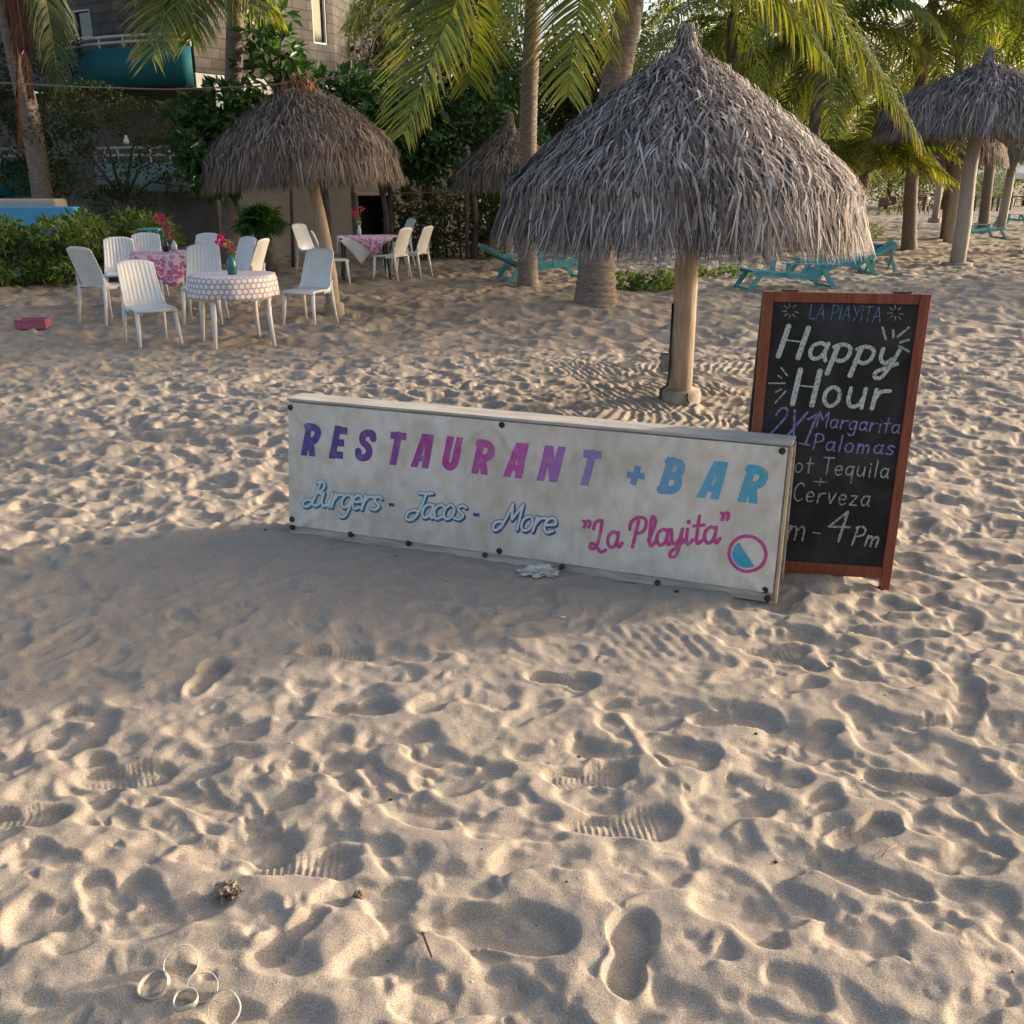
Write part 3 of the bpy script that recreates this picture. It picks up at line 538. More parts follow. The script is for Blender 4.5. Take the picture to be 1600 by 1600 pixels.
p = on(522, 488, 0); th_ = R_(5)
palapa('smaller brown thatched palapa with a crooked pole beside the white dining tables', p,
    [(.04, 2.66), (.19, 2.60), (.42, 2.47), (.65, 2.32), (.95, 2.06), (1.08, 1.90), (1.12, 1.82)], 28000, .20, .0125, [(.0, 0, -.2), (-.02, 0, .5), (-.07, 0, 1.0), (-.17, 0, 1.6), (-.27, 0, 2.5)], [.095, .088, .08, .075, .06], 2, M['thatch_brown'], fringe=.30, shag=.04, apex_off=(-.28, 0),
    tilt=Matrix(((1, 0, 0), (0, 1, 0), (.055, 0, 1))), cap='husk', base_r=.13, base_h=.16)
c = at(800, 300, 19); palapa('dim thatched palapa half hidden behind the coconut trunk by the wooden fence', (c[0] - .05, 19, gz(c[0], 19)),
    [(.04, 2.55), (.2, 2.4), (.5, 2.15), (.85, 1.85), (1.05, 1.62)], 6000, .28, .02, [(0, 0, -.2), (0, 0, 2.4)], [.08, .07], 3, M['thatch_brown'], base_r=0, fringe=.26)
p = on(1495, 413); palapa('large grey palapa at the right edge on a tall pale pole', p,
    [(.07, 3.66), (.28, 3.58), (.7, 3.42), (1.22, 3.19), (1.70, 2.92), (1.80, 2.74)], 13000, .42, .026, [(0, 0, -.2), (.02, 0, .8), (-.02, 0, 1.8), (.05, 0, 3.5)], [.15, .15, .135, .11], 4, M['thatch'], fringe=.42, shag=.06, apex_off=(.05, 0), base_r=.30, base_h=.05, knob_h=.32, pole_m=M['pole_grey'])
p = on(1563, 357); palapa('farther palapa on the slanting pale pole, rightmost by the turquoise loungers', p,
    [(.07, 3.75), (.5, 3.4), (1.2, 2.9), (1.7, 2.55)], 6000, .45, .035, [(0, 0, -.2), (.05, 0, 1.2), (.1, 0, 3.6)], [.16, .15, .12], 5, M['thatch'], fringe=.4, apex_off=(.1, 0), base_r=.26, base_h=.04, pole_m=M['pole_grey'])
p = on(1482, 378); palapa('grey palapa behind the large right one, pole standing by the lounger', p,
    [(.07, 3.5), (.4, 3.25), (1.0, 2.85), (1.5, 2.5), (1.62, 2.38)], 7000, .42, .032, [(0, 0, -.2), (0, 0, 3.4)], [.15, .13], 6, M['thatch_brown'], fringe=.4, apex_off=(-.5, .2), base_r=.0, pole_m=M['pole_grey'])
p = on(1460, 347); palapa('distant palapa on a thin grey post with a square footing', p,
    [(.07, 3.5), (.4, 3.25), (1.0, 2.85), (1.45, 2.55)], 3500, .42, .04, [(0, 0, -.2), (0, 0, 3.4)], [.14, .13], 7, M['thatch_brown'], fringe=.4, base_r=.26, base_h=.2, pole_m=M['pole_grey'])

# ------------------------------------------------------------------ palm trees
def palm(name, label, path, r0, r1, seed, flare=1.0, group='coconut palms', mat_=None):
    root = empty(name, path[0], label, 'palm tree', group); o = Vector(path[0])
    trunk_mesh([Vector(q) - o for q in path], r0, r1, seed, flare).build('trunk', mat_ or M['bark'], root)
    return root, o
def L(root_o, p): return np.array(p, float) - np.array(root_o)
b0 = on(930, 482, -.1); top = Vector(at(1000, -170, 13.4))
A_, oA = palm('coconut_palm', 'coconut palm with a swollen ringed base behind the large palapa', [b0, Vector(at(937, 330, 13.15)), Vector(at(962, 130, 13.25)), Vector(at(985, 0, 13.3)), top], .225, .15, 1, 1.5)
cA = L(oA, top)
def fr(root, o, C, p1, p2, **k): frond(root, C, L(o, at(*p1)), L(o, at(*p2)), **k)
fr(A_, oA, cA, (915, -190, 12.6), (888, 150, 12.0), seed=1, Lf=1.05, n=115, hang=.22, yellow=.22, w=.04)
fr(A_, oA, cA, (880, -230, 12.6), (800, 30, 12.2), seed=2, Lf=.9, n=70, hang=.3, yellow=.15, w=.04)
fr(A_, oA, cA, (1190, -210, 13.0), (1432, 215, 12.6), seed=3, Lf=1.15, n=105, hang=.9, yellow=.2, w=.046)
fr(A_, oA, cA, (1120, -150, 13.3), (1290, 95, 13.4), seed=7, Lf=1.0, n=90, hang=1.0, yellow=.15, w=.046)
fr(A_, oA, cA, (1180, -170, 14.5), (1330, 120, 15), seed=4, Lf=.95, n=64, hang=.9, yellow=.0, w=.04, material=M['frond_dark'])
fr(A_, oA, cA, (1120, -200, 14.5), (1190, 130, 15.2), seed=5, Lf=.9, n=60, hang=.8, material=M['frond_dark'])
fr(A_, oA, cA, (960, -100, 12.7), (955, 90, 12.9), seed=6, Lf=.7, n=50, hang=.8, yellow=.3)
crown(A_, cA, 7, 3.4, 21, Lf=.8, lo=.2)
b0 = on(825, 447, -.1); top = Vector(at(845, -180, 16.2))
B_, oB = palm('coconut_palm', 'slim coconut palm standing left of the large palapa', [b0, Vector(at(824, 300, 16.1)), Vector(at(828, 120, 16.1)), top], .15, .12, 2, 1.35); cB = L(oB, top)
fr(B_, oB, cB, (765, -170, 14.6), (632, 205, 13.2), seed=11, Lf=1.4, n=130, hang=.2, yellow=.18, w=.06)
fr(B_, oB, cB, (740, -120, 14.8), (735, 130, 13.8), seed=14, Lf=1.15, n=90, hang=.3, yellow=.12, w=.05)
fr(B_, oB, cB, (700, -160, 15.0), (640, 40, 14.2), seed=12, Lf=1.2, n=90, hang=.35, yellow=.1, w=.05)
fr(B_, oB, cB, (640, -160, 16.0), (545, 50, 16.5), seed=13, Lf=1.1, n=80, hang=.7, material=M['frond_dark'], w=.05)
crown(B_, cB, 7, 3.4, 22, Lf=.85, lo=.1)
b0 = Vector(at(68, 330, 20)); b0.z = 0; top = Vector(at(-10, -130, 20.3))
C_, oC = palm('coconut_palm', 'leaning coconut palm at the left edge above the blue wall, brown dead frond against it', [b0, Vector(at(66, 300, 20)), Vector(at(48, 190, 20.1)), Vector(at(20, 60, 20.2)), top], .21, .16, 3, 1.1); cC = L(oC, top)
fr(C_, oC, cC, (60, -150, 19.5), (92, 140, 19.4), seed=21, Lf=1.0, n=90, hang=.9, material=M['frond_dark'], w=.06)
fr(C_, oC, cC, (25, -150, 19.3), (32, 235, 19.4), seed=22, Lf=.55, n=200, hang=2.2, material=M['frond_dry'], w=.085)
fr(C_, oC, cC, (15, -120, 19.1), (48, 150, 19.3), seed=24, Lf=.55, n=160, hang=2.2, material=M['frond_dry'], w=.08)
fr(C_, oC, cC, (-40, -150, 19.5), (-20, 130, 19.5), seed=23, Lf=.9, n=60, hang=.9, material=M['frond_dark'])
crown(C_, cC, 6, 3.4, 23, M['frond_dark'], lo=.2)
b0 = on(360, 398, -.1); b0.y = 20.5; b0.x = at(360, 398, 20.5)[0]; b0.z = -.1; top = Vector(at(372, -130, 20.3))
D_, oD = palm('coconut_palm', 'grey coconut palm trunk behind the smaller palapa and the fan palm', [b0, Vector(at(361, 250, 20.5)), Vector(at(366, 80, 20.4)), top], .19, .15, 4, 1.15); cD = L(oD, top)
fr(D_, oD, cD, (300, -150, 18.0), (238, 90, 16.6), seed=31, Lf=1.35, n=110, hang=.28, yellow=.16, w=.055)
fr(D_, oD, cD, (310, -60, 17.8), (418, 12, 17.0), seed=32, Lf=1.25, n=120, hang=1.2, yellow=.1, w=.055)
fr(D_, oD, cD, (340, -110, 18.2), (255, 5, 17.2), seed=35, Lf=1.25, n=120, hang=1.1, yellow=.08, w=.055)
fr(D_, oD, cD, (325, -120, 17.8), (298, 62, 16.8), seed=36, Lf=1.3, n=110, hang=.45, yellow=.12, w=.055)
fr(D_, oD, cD, (270, -170, 18.2), (205, -10, 17.2), seed=34, Lf=1.2, n=90, hang=.4, yellow=.15, w=.055)
fr(D_, oD, cD, (400, -150, 19.0), (400, 0, 18.2), seed=33, Lf=1.1, n=90, hang=1.0, yellow=.05, w=.055)
crown(D_, cD, 6, 3.4, 24, lo=.2)
# palms of the grove on the right
grove = [(1428, 330, 25, 5.6, 3.6, 41, 'coconut palm with yellowing hanging fronds left of the right palapa'), (1545, 300, 33, 6.6, 3.8, 42, 'coconut palm rising behind the right palapa'), (1265, 300, 24, 4.6, 3.4, 43, 'coconut palm hidden behind the large palapa roof, fronds showing above its right slope'),
         (1490, 300, 29, 6.2, 3.8, 48, 'coconut palm just behind the peak of the right palapa'), (1200, 300, 33, 5.6, 3.8, 49, 'coconut palm in shade behind the right slope of the large palapa'),
         (1630, 300, 24, 6.0, 3.6, 44, 'coconut palm at the right border, fronds hanging before the sky'), (1130, 300, 27, 5.5, 3.6, 46, 'coconut palm behind the ridge of the large palapa'), (1700, 300, 38, 6.5, 3.6, 47, 'far coconut palm beyond the right border')]
for (px, py, Yd, hz, ln, sd, lab) in grove:
    x = at(px, py, Yd)[0]; x2 = x + random.uniform(-.5, .5); o0 = Vector((x, Yd, -.1)); tp = Vector((x2, Yd, hz))
    g, og = palm('coconut_palm', lab, [o0, o0.lerp(tp, .5) + Vector((random.uniform(-.2, .2), 0, 0)), tp], .17, .12, sd, 1.3, mat_=M['bark'])
    crown(g, L(og, tp), 19, ln, sd, M['frond'], Lf=.95, lo=-1.25, w=.06)
fr_root = None
# young, nearly trunkless palms with arching fronds
for (px, py, Yd, sd, lab) in ((1345, 318, 23, 51, 'young bright green palm with arching fronds beside the large palapa'), (1215, 318, 25, 52, 'young palm behind the large palapa roof'), (1300, 318, 52, 53, 'young palm in the grove behind the brown chairs')):
    x = at(px, py, Yd)[0]; o0 = Vector((x, Yd, -.1)); tp = Vector((x, Yd, 1.75))
    g, og = palm('young_palm', lab, [o0, o0.lerp(tp, .5), tp], .13, .11, sd, 1.2, group='young palms')
    crown(g, L(og, tp), 13, 2.7, sd, M['frond'], Lf=.7, lo=.45, w=.05)
    if sd == 51:
        frond(g, L(og, tp), L(og, at(1420, 225, 22.4)), L(og, at(1495, 285, 22)), Lf=.75, n=56, hang=.8, yellow=.25, seed=511, w=.05)
        frond(g, L(og, tp), L(og, at(1300, 180, 22.4)), L(og, at(1250, 250, 22)), Lf=.75, n=56, hang=.8, yellow=.2, seed=512, w=.05)
        frond(g, L(og, tp), L(og, at(1380, 100, 22.4)), L(og, at(1440, 170, 22)), Lf=.75, n=56, hang=.8, yellow=.2, seed=513, w=.05)
# thin trunk behind the smaller palapa
b0 = at(513, 392, 20.5); root = empty('tree', (b0[0], 20.5, 0), 'thin dark trunk carrying broad leaves just behind the smaller palapa', 'tree')
mb = MB(); mb.tube([(0, 0, -.1), (.02, 0, .9), (-.03, 0, 1.8), (.06, 0, 3.0)], [.09, .08, .075, .05], 10); mb.tube([(-.03, 0, 1.8), (-.5, .1, 2.6), (-.9, 0, 3.4)], [.05, .04, .02], 8); mb.tube([(0, 0, 2.2), (.6, .1, 2.7), (1.1, 0, 3.0)], [.05, .04, .02], 8); mb.build('trunk', M['bark_dark'], root)
foliage('crown', [(-.9, -.1, 3.6, .7, .6, .7), (-.4, 0, 3.0, .6, .6, .5), (.8, 0, 2.9, .8, .7, .6), (1.5, .1, 2.6, .8, .7, .7), (.3, .2, 3.2, .7, .6, .5), (-1.0, 0, 4.4, .35, .4, .4)], 850, .26, .15, M['leaf_big'], root, 5)

# ------------------------------------------------------------------ building
bl = empty('apartment_building', (at(310, 300, 21.5)[0], 21.5, 0), 'grey block apartment building with teal balconies and cream ground floor behind the trees', 'building')
bo = np.array([at(310, 300, 21.5)[0], 21.5, 0])
def wall(name, p0, p1, z0, z1, material, th=.25, parent=None, holes=()):
    """upright slab along p0-p1 with rectangular holes (u0,u1,z0,z1); UV in metres"""
    p0 = np.array(p0, float) - bo[:2]; p1 = np.array(p1, float) - bo[:2]; d = p1 - p0; Ln = np.linalg.norm(d); d /= Ln; nrm = np.array([d[1], -d[0]])
    us = sorted({0, Ln, *[h[0] for h in holes], *[h[1] for h in holes]}); zs = sorted({z0, z1, *[h[2] for h in holes], *[h[3] for h in holes]})
    V = []; F = []; UV = []
    def quad(pts, uvs): k = len(V); V.extend(pts); UV.extend(uvs); F.append((k, k + 1, k + 2, k + 3))
    def P(u, z, o): q = p0 + d * u - nrm * o; return (q[0], q[1], z)
    def hole(u, z): return any(h[0] - 1e-6 < u < h[1] and h[2] < z < h[3] for h in holes)
    for a, b in zip(us, us[1:]):
        for e, f in zip(zs, zs[1:]):
            if hole((a + b) / 2, (e + f) / 2):
                for q in ([P(a, e, 0), P(a, e, th), P(a, f, th), P(a, f, 0)], [P(b, e, 0), P(b, f, 0), P(b, f, th), P(b, e, th)], [P(a, e, 0), P(b, e, 0), P(b, e, th), P(a, e, th)], [P(a, f, 0), P(a, f, th), P(b, f, th), P(b, f, 0)]): quad(q, [(0, 0), (th, 0), (th, .1), (0, .1)])
            else: quad([P(a, e, 0), P(b, e, 0), P(b, f, 0), P(a, f, 0)], [(a, e), (b, e), (b, f), (a, f)]); quad([P(a, e, th), P(a, f, th), P(b, f, th), P(b, e, th)], [(a, e), (a, f), (b, f), (b, e)])
    for q in ([P(0, z0, 0), P(0, z1, 0), P(0, z1, th), P(0, z0, th)], [P(Ln, z0, 0), P(Ln, z0, th), P(Ln, z1, th), P(Ln, z1, 0)], [P(0, z1, 0), P(Ln, z1, 0), P(Ln, z1, th), P(0, z1, th)], [P(0, z0, 0), P(0, z0, th), P(Ln, z0, th), P(Ln, z0, 0)]): quad(q, [(0, 0), (.3, 0), (.3, .3), (0, .3)])
    return link(name, np_mesh(name, V, F, uv=UV), material, parent or bl), (lambda u, z, o=0: Vector((*(p0 + d * u - nrm * o), z)))
K = at(305, 100, 21.5)[:2]; E1 = at(524, 100, 24.4)[:2]; W1 = at(-60, 100, 25.5)[:2]
lenR = np.linalg.norm(E1 - K); lenL = np.linalg.norm(K - W1)
def window(u0, u1, z0, z1, fn, parent, pane=True):
    mb = MB()
    for a, b in (((u0, z0), (u0, z1)), ((u1, z0), (u1, z1)), ((u0 - .03, z0), (u1 + .03, z0)), ((u0 - .03, z1), (u1 + .03, z1))): mb.beam(fn(a[0], a[1], .05), fn(b[0], b[1], .05), .07, .07, up=tuple(fn(0, 0, -1) - fn(0, 0, 0)))
    f = mb.build('window', M['white_paint'], parent)
    mb = MB(); mb.box((fn(u0, z0, .1) + fn(u1, z1, .1)) / 2, ((fn(u1, 0) - fn(u0, 0)).length, .012, z1 - z0), Matrix.Rotation(math.atan2(*(fn(1, 0) - fn(0, 0)).yx), 3, 'Z')); mb.build('pane', M['glass'], f)
# right upper facade
hR = [(lenR * .84, lenR * .95, 4.55, 6.2)]
w1, fR = wall('wall', K, E1, 3.72, 9.5, M['brick'], holes=hR); window(*hR[0], fR, bl)
band, fb = wall('cornice', K + (K - E1) * .0 + (0, -.04), E1 + (0, -.04), 3.40, 3.70, M['white_paint'], .35)
def pj(u): p_ = W1 + (K - W1) * u / lenL; d_ = np.array([p_[0], p_[1], 4.8]) - CP; return 800 + 1500 * (d_ @ RT) / (d_ @ FW)
us_ = np.linspace(0, lenL, 400); pxs = np.array([pj(u) for u in us_]); uL = us_[np.argmin(abs(pxs - 114))]; uR = us_[np.argmin(abs(pxs - 142))]; hL = [(uL, uR, 4.55, 5.12)]
w2, fL = wall('wall', W1, K, 3.6, 9.5, M['brick'], holes=hL); window(*hL[0], fL, bl)
w3, _ = wall('wall', E1, E1 + np.array([1.0, 7.0]), 0, 9.5, M['brick'])
w4, _ = wall('wall', W1 + np.array([.3, .3]), K + np.array([.0, .6]), 0, 3.58, M['plaster_grey'], .25)
g0 = at(372, 300, 22.3)[:2]; g1 = at(548, 300, 23.0)[:2]; g2 = at(735, 300, 25.5)[:2]
w5, _ = wall('ground_wall', g0, g1, 0, 3.38, M['plaster'], .3)
g1b = g1 + np.array([.02, .35]); Lg = np.linalg.norm(g2 - g1b); hg = [(.08, .98, .35, 1.28), (1.3, 1.62, 1.15, 1.5), (1.9, 2.2, 1.15, 1.5)]
w6, fg = wall('ground_wall', g1b, g2, 0, 3.0, M['plaster_grey'], .3, holes=hg)
mb = MB(); mb.beam(fg(.0, .5, .6), fg(2.6, .5, .6), .1, 2.4, up=(0, 0, 1)); mb.build('unlit_room_slab', M['dark'], bl)  # added slab; darkness of the room behind the holes is its colour
mb = MB(); mb.beam(fg(.0, 1.33, -.04), fg(1.06, 1.33, -.04), .08, .07); mb.beam(fg(1.03, 1.29, -.04), fg(1.03, .0, -.04), .07, .07, up=(0, 1, 0)); mb.beam(fg(.02, 1.29, -.04), fg(.1, .0, -.04), .05, .05, up=(0, 1, 0)); mb.build('opening_frame', M['bark'], bl)
w7, _ = wall('ground_wall', at(255, 300, 22.6)[:2], g0 + np.array([-.02, .1]), 0, 1.36, M['plaster_grey'], .3)
def balcony(pa, pb, bulge, z0, z1, m_, zr, name='balcony'):
    pa = np.array(pa) - bo[:2]; pb = np.array(pb) - bo[:2]; d = pb - pa; nn = np.array([d[1], -d[0]]) / np.linalg.norm(d)
    q = lambda t: pa + d * t + nn * bulge * math.sin(math.pi * t) ** .6
    mb = MB(); mb.shell(lambda u, v: (*q(u), z0 + (z1 - z0) * v), 24, 2, .14)
    k = len(mb.v); top = [(*q(i / 24), z0 + .02) for i in range(25)]; mb.add(top, [tuple(range(25))]); b = mb.build(name, m_, bl)
    r = MB()
    for z in (zr, (zr + z1) / 2): r.tube([(*q(i / 24), z) for i in range(25)], .03, 6)
    for i in range(0, 25, 4): r.tube([(*q(i / 24), z1), (*q(i / 24), zr)], .025, 6)
    r.build('railing', M['white_paint'], b)
balcony(at(95, 100, 23.4)[:2], at(300, 100, 21.4)[:2], .55, 3.45, 4.18, M['teal'], 4.40)
balcony(at(155, 280, 22.6)[:2], at(305, 280, 21.6)[:2], .3, 1.40, 1.98, M['teal_pale'], 2.28)
balcony(at(-60, 280, 23.0)[:2], at(58, 280, 22.8)[:2], .3, 1.30, 1.98, M['teal'], 2.28)

# blue garden wall at the left
q0 = at(-160, 340, 18.0); q1 = at(126, 340, 18.2)
gw = empty('garden_wall', ((q0[0] + q1[0]) / 2, 18.1, 0), 'low sky blue wall with a cream ledge behind the hedge at the left edge', 'wall')
mb = MB(); mb.box((0, 0, .575), (q1[0] - q0[0], .3, 1.19)); mb.build('wall', M['blue'], gw, .02)
e1 = at(93, 320, 18.4)[0]; mb = MB(); mb.box(((q0[0] + e1) / 2 - gw.location.x, .42, .63), (e1 - q0[0], .5, 1.34)); mb.build('ledge', M['plaster'], gw, .05)

# ------------------------------------------------------------------ hedges, shrubs, trees
def hedge(name, label, a, b, h, depth, n, L_, W_, m_, seed, group=None, cat='hedge'):
    a = Vector((a[0], a[1], 0)); b = Vector((b[0], b[1], 0)); c = (a + b) / 2; root = empty(name, c, label, cat, group); rng = random.Random(seed); d = b - a; k = int(d.length / .35) + 1; cl = []; st = MB()
    for i in range(k):
        t = (i + .5) / k
        for lv in range(3):
            p = a + d * t - c + Vector((rng.uniform(-.12, .12), rng.uniform(-.5, .5) * depth, 0)); hh = h * (lv + .55) / 3 * rng.uniform(.9, 1.1); cl.append((p.x, p.y, hh, rng.uniform(.26, .38), depth * .5, h * .24))
        p = a + d * t - c; st.tube([(p.x, p.y, -.05), (p.x + rng.uniform(-.1, .1), p.y, h * .45), (p.x + rng.uniform(-.2, .2), p.y + rng.uniform(-.1, .1), h * .9)], [.03, .02, .008], 5)
    st.build('stems', M['bark_dark'], root); foliage('foliage', cl, n, L_, W_, m_, root, seed, up=.5); return root
hedge('hedge', 'leafy green hedge along the left edge in front of the blue wall', (-10.2, 15.0), G(262, 432)[:2] + np.array([0, .3]), .95, 1.1, 12000, .16, .055, M['leaf_hedge'], 3)
hedge('hedge', 'darker hedge behind the third table, between the opening and the coconut trunk', at(622, 400, 22.4)[:2], at(800, 400, 21.8)[:2], 1.4, .8, 5500, .13, .05, M['leaf_dark'], 4)
def tree(name, label, base, trunk, cl, n, L_, W_, m_, seed, group=None, cat='tree', r=.1, droop=0):
    root = empty(name, (base[0], base[1], 0), label, cat, group); mb = MB(); tip = Vector((0, 0, trunk)); mb.tube([(0, 0, -.1), (.08, 0, trunk * .5), tip], [r, r * .8, r * .6], 8)
    for c in cl: e = Vector(c[:3]); mb.tube([tip * .8, tip.lerp(e, .5) + Vector((0, 0, .1)), e], [r * .5, r * .35, r * .12], 6)
    mb.build('trunk', M['bark_dark'], root); foliage('crown', cl, n, L_, W_, m_, root, seed, droop=droop); return root
def rc(rng, n, rx, ry, z0, z1, s0, s1): return [(rng.uniform(-rx, rx), rng.uniform(-ry, ry), rng.uniform(z0, z1), *(rng.uniform(s0, s1) for _ in range(3))) for _ in range(n)]
R1 = random.Random(2)
x = at(185, 250, 20.3)[0]; tree('small_leaved_tree', 'twiggy small-leaved tree in front of the balconies above the hedge', (x, 20.3), 1.5, [(-1.1, 0, 2.5, .8, .6, .5), (-.3, -.2, 3.0, .8, .6, .45), (.6, 0, 2.7, .8, .6, .45), (-.6, .1, 1.7, .8, .6, .5), (.8, 0, 2.0, .6, .5, .4), (.1, -.2, 1.2, .7, .5, .4), (-1.5, 0, 1.6, .6, .5, .5), (1.2, 0, 1.5, .4, .4, .3)], 4800, .10, .045, M['leaf_dark'], 31, r=.07)
x = at(40, 220, 21.5)[0]; tree('small_leaved_tree', 'dark tree behind the leaning left palm, over the lower balcony', (x, 21.8), 1.4, [(-.6, 0, 2.4, 1, .6, .7), (.4, 0, 2.9, .9, .6, .6), (-.8, 0, 3.8, .9, .6, .7), (.6, 0, 4.2, .7, .6, .6), (0, 0, 1.7, .9, .6, .4)], 5000, .12, .05, M['leaf_dark'], 32, r=.08)
x = at(360, 230, 19.6)[0]; tree('almond_tree', 'broad-leaved glossy tree left of the smaller palapa roof', (x, 19.7), 1.4, [(-.6, 0, 2.2, .55, .5, .5), (0, .1, 2.9, .6, .5, .45), (-.3, -.2, 1.7, .5, .5, .4), (.5, .2, 2.6, .5, .5, .5), (.2, .1, 2.1, .6, .5, .5), (-.8, .1, 2.9, .35, .4, .3)], 1500, .26, .14, M['leaf_big'], 33, r=.06)
x = at(435, 95, 20.0)[0]; tree('almond_tree', 'broad leaves of a sapling standing up behind the peak of the smaller palapa', (x, 20.0), 3.3, [(0, 0, 3.9, .5, .4, .35), (.35, 0, 3.5, .35, .35, .3), (-.3, 0, 4.2, .3, .3, .3), (.1, 0, 4.4, .25, .25, .3)], 190, .30, .15, M['leaf_big'], 34, r=.04)
x = at(590, 190, 20.8)[0]; tree('almond_tree', 'dark broad-leaved tree right of the smaller palapa roof', (x, 21), 1.6, [(-.4, 0, 3.1, .7, .6, .6), (.3, 0, 2.7, .7, .6, .6), (-.2, 0, 2.2, .8, .6, .5), (.8, .2, 2.1, .6, .5, .5), (.9, 0, 3.0, .6, .5, .5)], 2000, .25, .14, M['leaf_big'], 35, r=.07)
x = at(735, 200, 20.8)[0]; tree('almond_tree', 'dark tree behind the dim palapa, filling in under the hanging frond', (x, 21.3), 1.6, [(-.7, 0, 2.6, .8, .6, .7), (.2, 0, 2.9, .8, .6, .6), (.9, 0, 2.4, .7, .6, .6), (-.6, 0, 1.9, .7, .6, .4), (.6, .2, 3.6, .7, .5, .5)], 2600, .20, .10, M['leaf_big'], 36, r=.08)
back = [(560, 27.5, 7.0, 2.2, 'tall dark tree right of the building corner'), (690, 29, 6.5, 2.6, 'dense tree behind the hanging coconut frond'), (840, 31, 6.5, 2.8, 'dense tree behind the slim coconut palm'), (1000, 33, 6.5, 3.0, 'dense tree behind the swollen-based palm'), (-40, 26, 7.5, 2.2, 'dark tree beyond the left edge of the building'),
        (1150, 36, 6.0, 3.2, 'broad tree behind the ridge of the large palapa'), (1290, 54, 8.5, 4.4, 'broad tree closing the grove between the palapas'), (1400, 62, 9, 5.2, 'far tree above the brown chairs'), (1490, 62, 6.0, 4.2, 'far pale tree under the sky gap'), (1620, 70, 5.5, 4.6, 'farthest tree at the right border'), (1340, 66, 10, 5.2, 'tall far tree behind the yellowing coconut palm'), (1230, 56, 9.5, 4.6, 'tall far tree behind the right slope of the large palapa'), (1070, 40, 8, 3.4, 'tall far tree behind the peak of the large palapa'), (930, 37, 8, 3.2, 'tall far tree between the two coconut trunks'), (620, 33, 8.5, 3.0, 'tall far tree between the building and the hanging frond'), (770, 36, 8.5, 3.2, 'tall far tree left of the slim coconut palm')]
tree('almond_tree', 'spreading tree standing outside the right border, shading the dining tables', (17.2, 17.0), 3.0, rc(R1, 16, 2.4, 2.2, 2.8, 5.8, .7, 1.1), 3800, .28, .16, M['leaf_big'], 91, r=.16)
tree('almond_tree', 'second spreading tree outside the right border, farther from the sea', (22.0, 19.5), 3.2, rc(R1, 16, 2.6, 2.2, 3.2, 6.6, .8, 1.2), 4200, .28, .16, M['leaf_big'], 92, r=.16)
for i, (px, Yd, h, rx, lab) in enumerate(back):
    x = at(px, 200, Yd)[0]; cl = rc(R1, 9, rx * .75, 1.2, h * .3, h * .9, rx * .35, rx * .5) + rc(R1, 5, rx * .8, 1.0, h * .08, h * .35, rx * .3, rx * .45)
    tree('broadleaf_tree', lab, (x, Yd), h * .45, cl, 8500, .21, .10, M['leaf_far'] if px > 1050 else M['leaf_dark'], 60 + i, 'trees closing the background', r=.16)
# low plants near the swollen palm
x, y = G(1008, 452)[:2]; root = empty('ground_plant', (x, y, gz(x, y)), 'low leafy green plant at the foot of the swollen coconut trunk', 'plant'); foliage('leaves', [(-.35, .1, .12, .3, .25, .14), (.1, 0, .1, .35, .25, .12), (.4, .2, .14, .3, .25, .16)], 420, .13, .08, M['leaf_hedge'], root, 71)
x, y = G(1362, 375)[:2]; root = empty('ground_plant', (x, y, gz(x, y)), 'small grassy tuft behind the pair of loungers', 'plant'); foliage('leaves', [(0, 0, .15, .25, .2, .2)], 200, .22, .03, M['leaf_hedge'], root, 72)
x, y = G(1060, 440)[:2]; root = empty('ground_plant', (x + .6, y + .8, gz(x, y)), 'sparse creeping plant behind the pole of the large palapa', 'plant'); foliage('leaves', [(-.3, .1, .06, .4, .25, .08), (.4, 0, .06, .5, .25, .08)], 260, .10, .07, M['leaf_hedge'], root, 73)
# fan palm
b0 = at(416, 410, 17.6); root = empty('fan_palm', (b0[0], 17.6, gz(b0[0], 17.6)), 'short fan palm with a shaggy dark trunk under the left side of the smaller palapa', 'palm tree')
trunk_mesh([(.06, 0, -.1), (0, 0, .45), (-.04, 0, .88)], .18, .13, 9, 1.2, .05).build('trunk', M['bark_dark'], root)
rng = np.random.default_rng(4)
for k in range(24):
    az = k * 2.4 + .3; el = rng.uniform(-.1, 1.45); C0 = np.array([-.04, 0, .86]); h = np.array([math.cos(az) * math.cos(el), math.sin(az) * math.cos(el), math.sin(el)]); tip = C0 + h * rng.uniform(.10, .22)
    S = unit(np.cross(h, [0, 0, 1.0])); N = np.cross(S, h); V = []; F = []; n_ = 26
    for i in range(n_):
        a = (i / (n_ - 1) - .5) * 3.9; d = h * math.cos(a) + S * math.sin(a); sd = -h * math.sin(a) + S * math.cos(a); Lr = .44 * (1 - .18 * abs(a) / 2) * rng.uniform(.9, 1.05); w0 = .034; q = len(V)
        drp = np.array([0, 0, -.10 * (1 + abs(a) * .3)])
        V += [tip - sd * .004, tip + sd * .004, tip + d * Lr * .55 + sd * w0 * .6 + N * .012, tip + d * Lr * .55 - sd * w0 * .6 - N * .012, tip + d * Lr + drp + sd * .003, tip + d * Lr + drp - sd * .003]; F += [(q, q + 1, q + 2, q + 3), (q + 3, q + 2, q + 4, q + 5)]
    o = link('fan_leaf', np_mesh('fan_leaf', V, F, rng.random(len(F))), M['leaf_big'], root); mb = MB(); mb.tube([C0, tip], [.015, .01], 5); mb.build('stalk', M['rachis'], o)
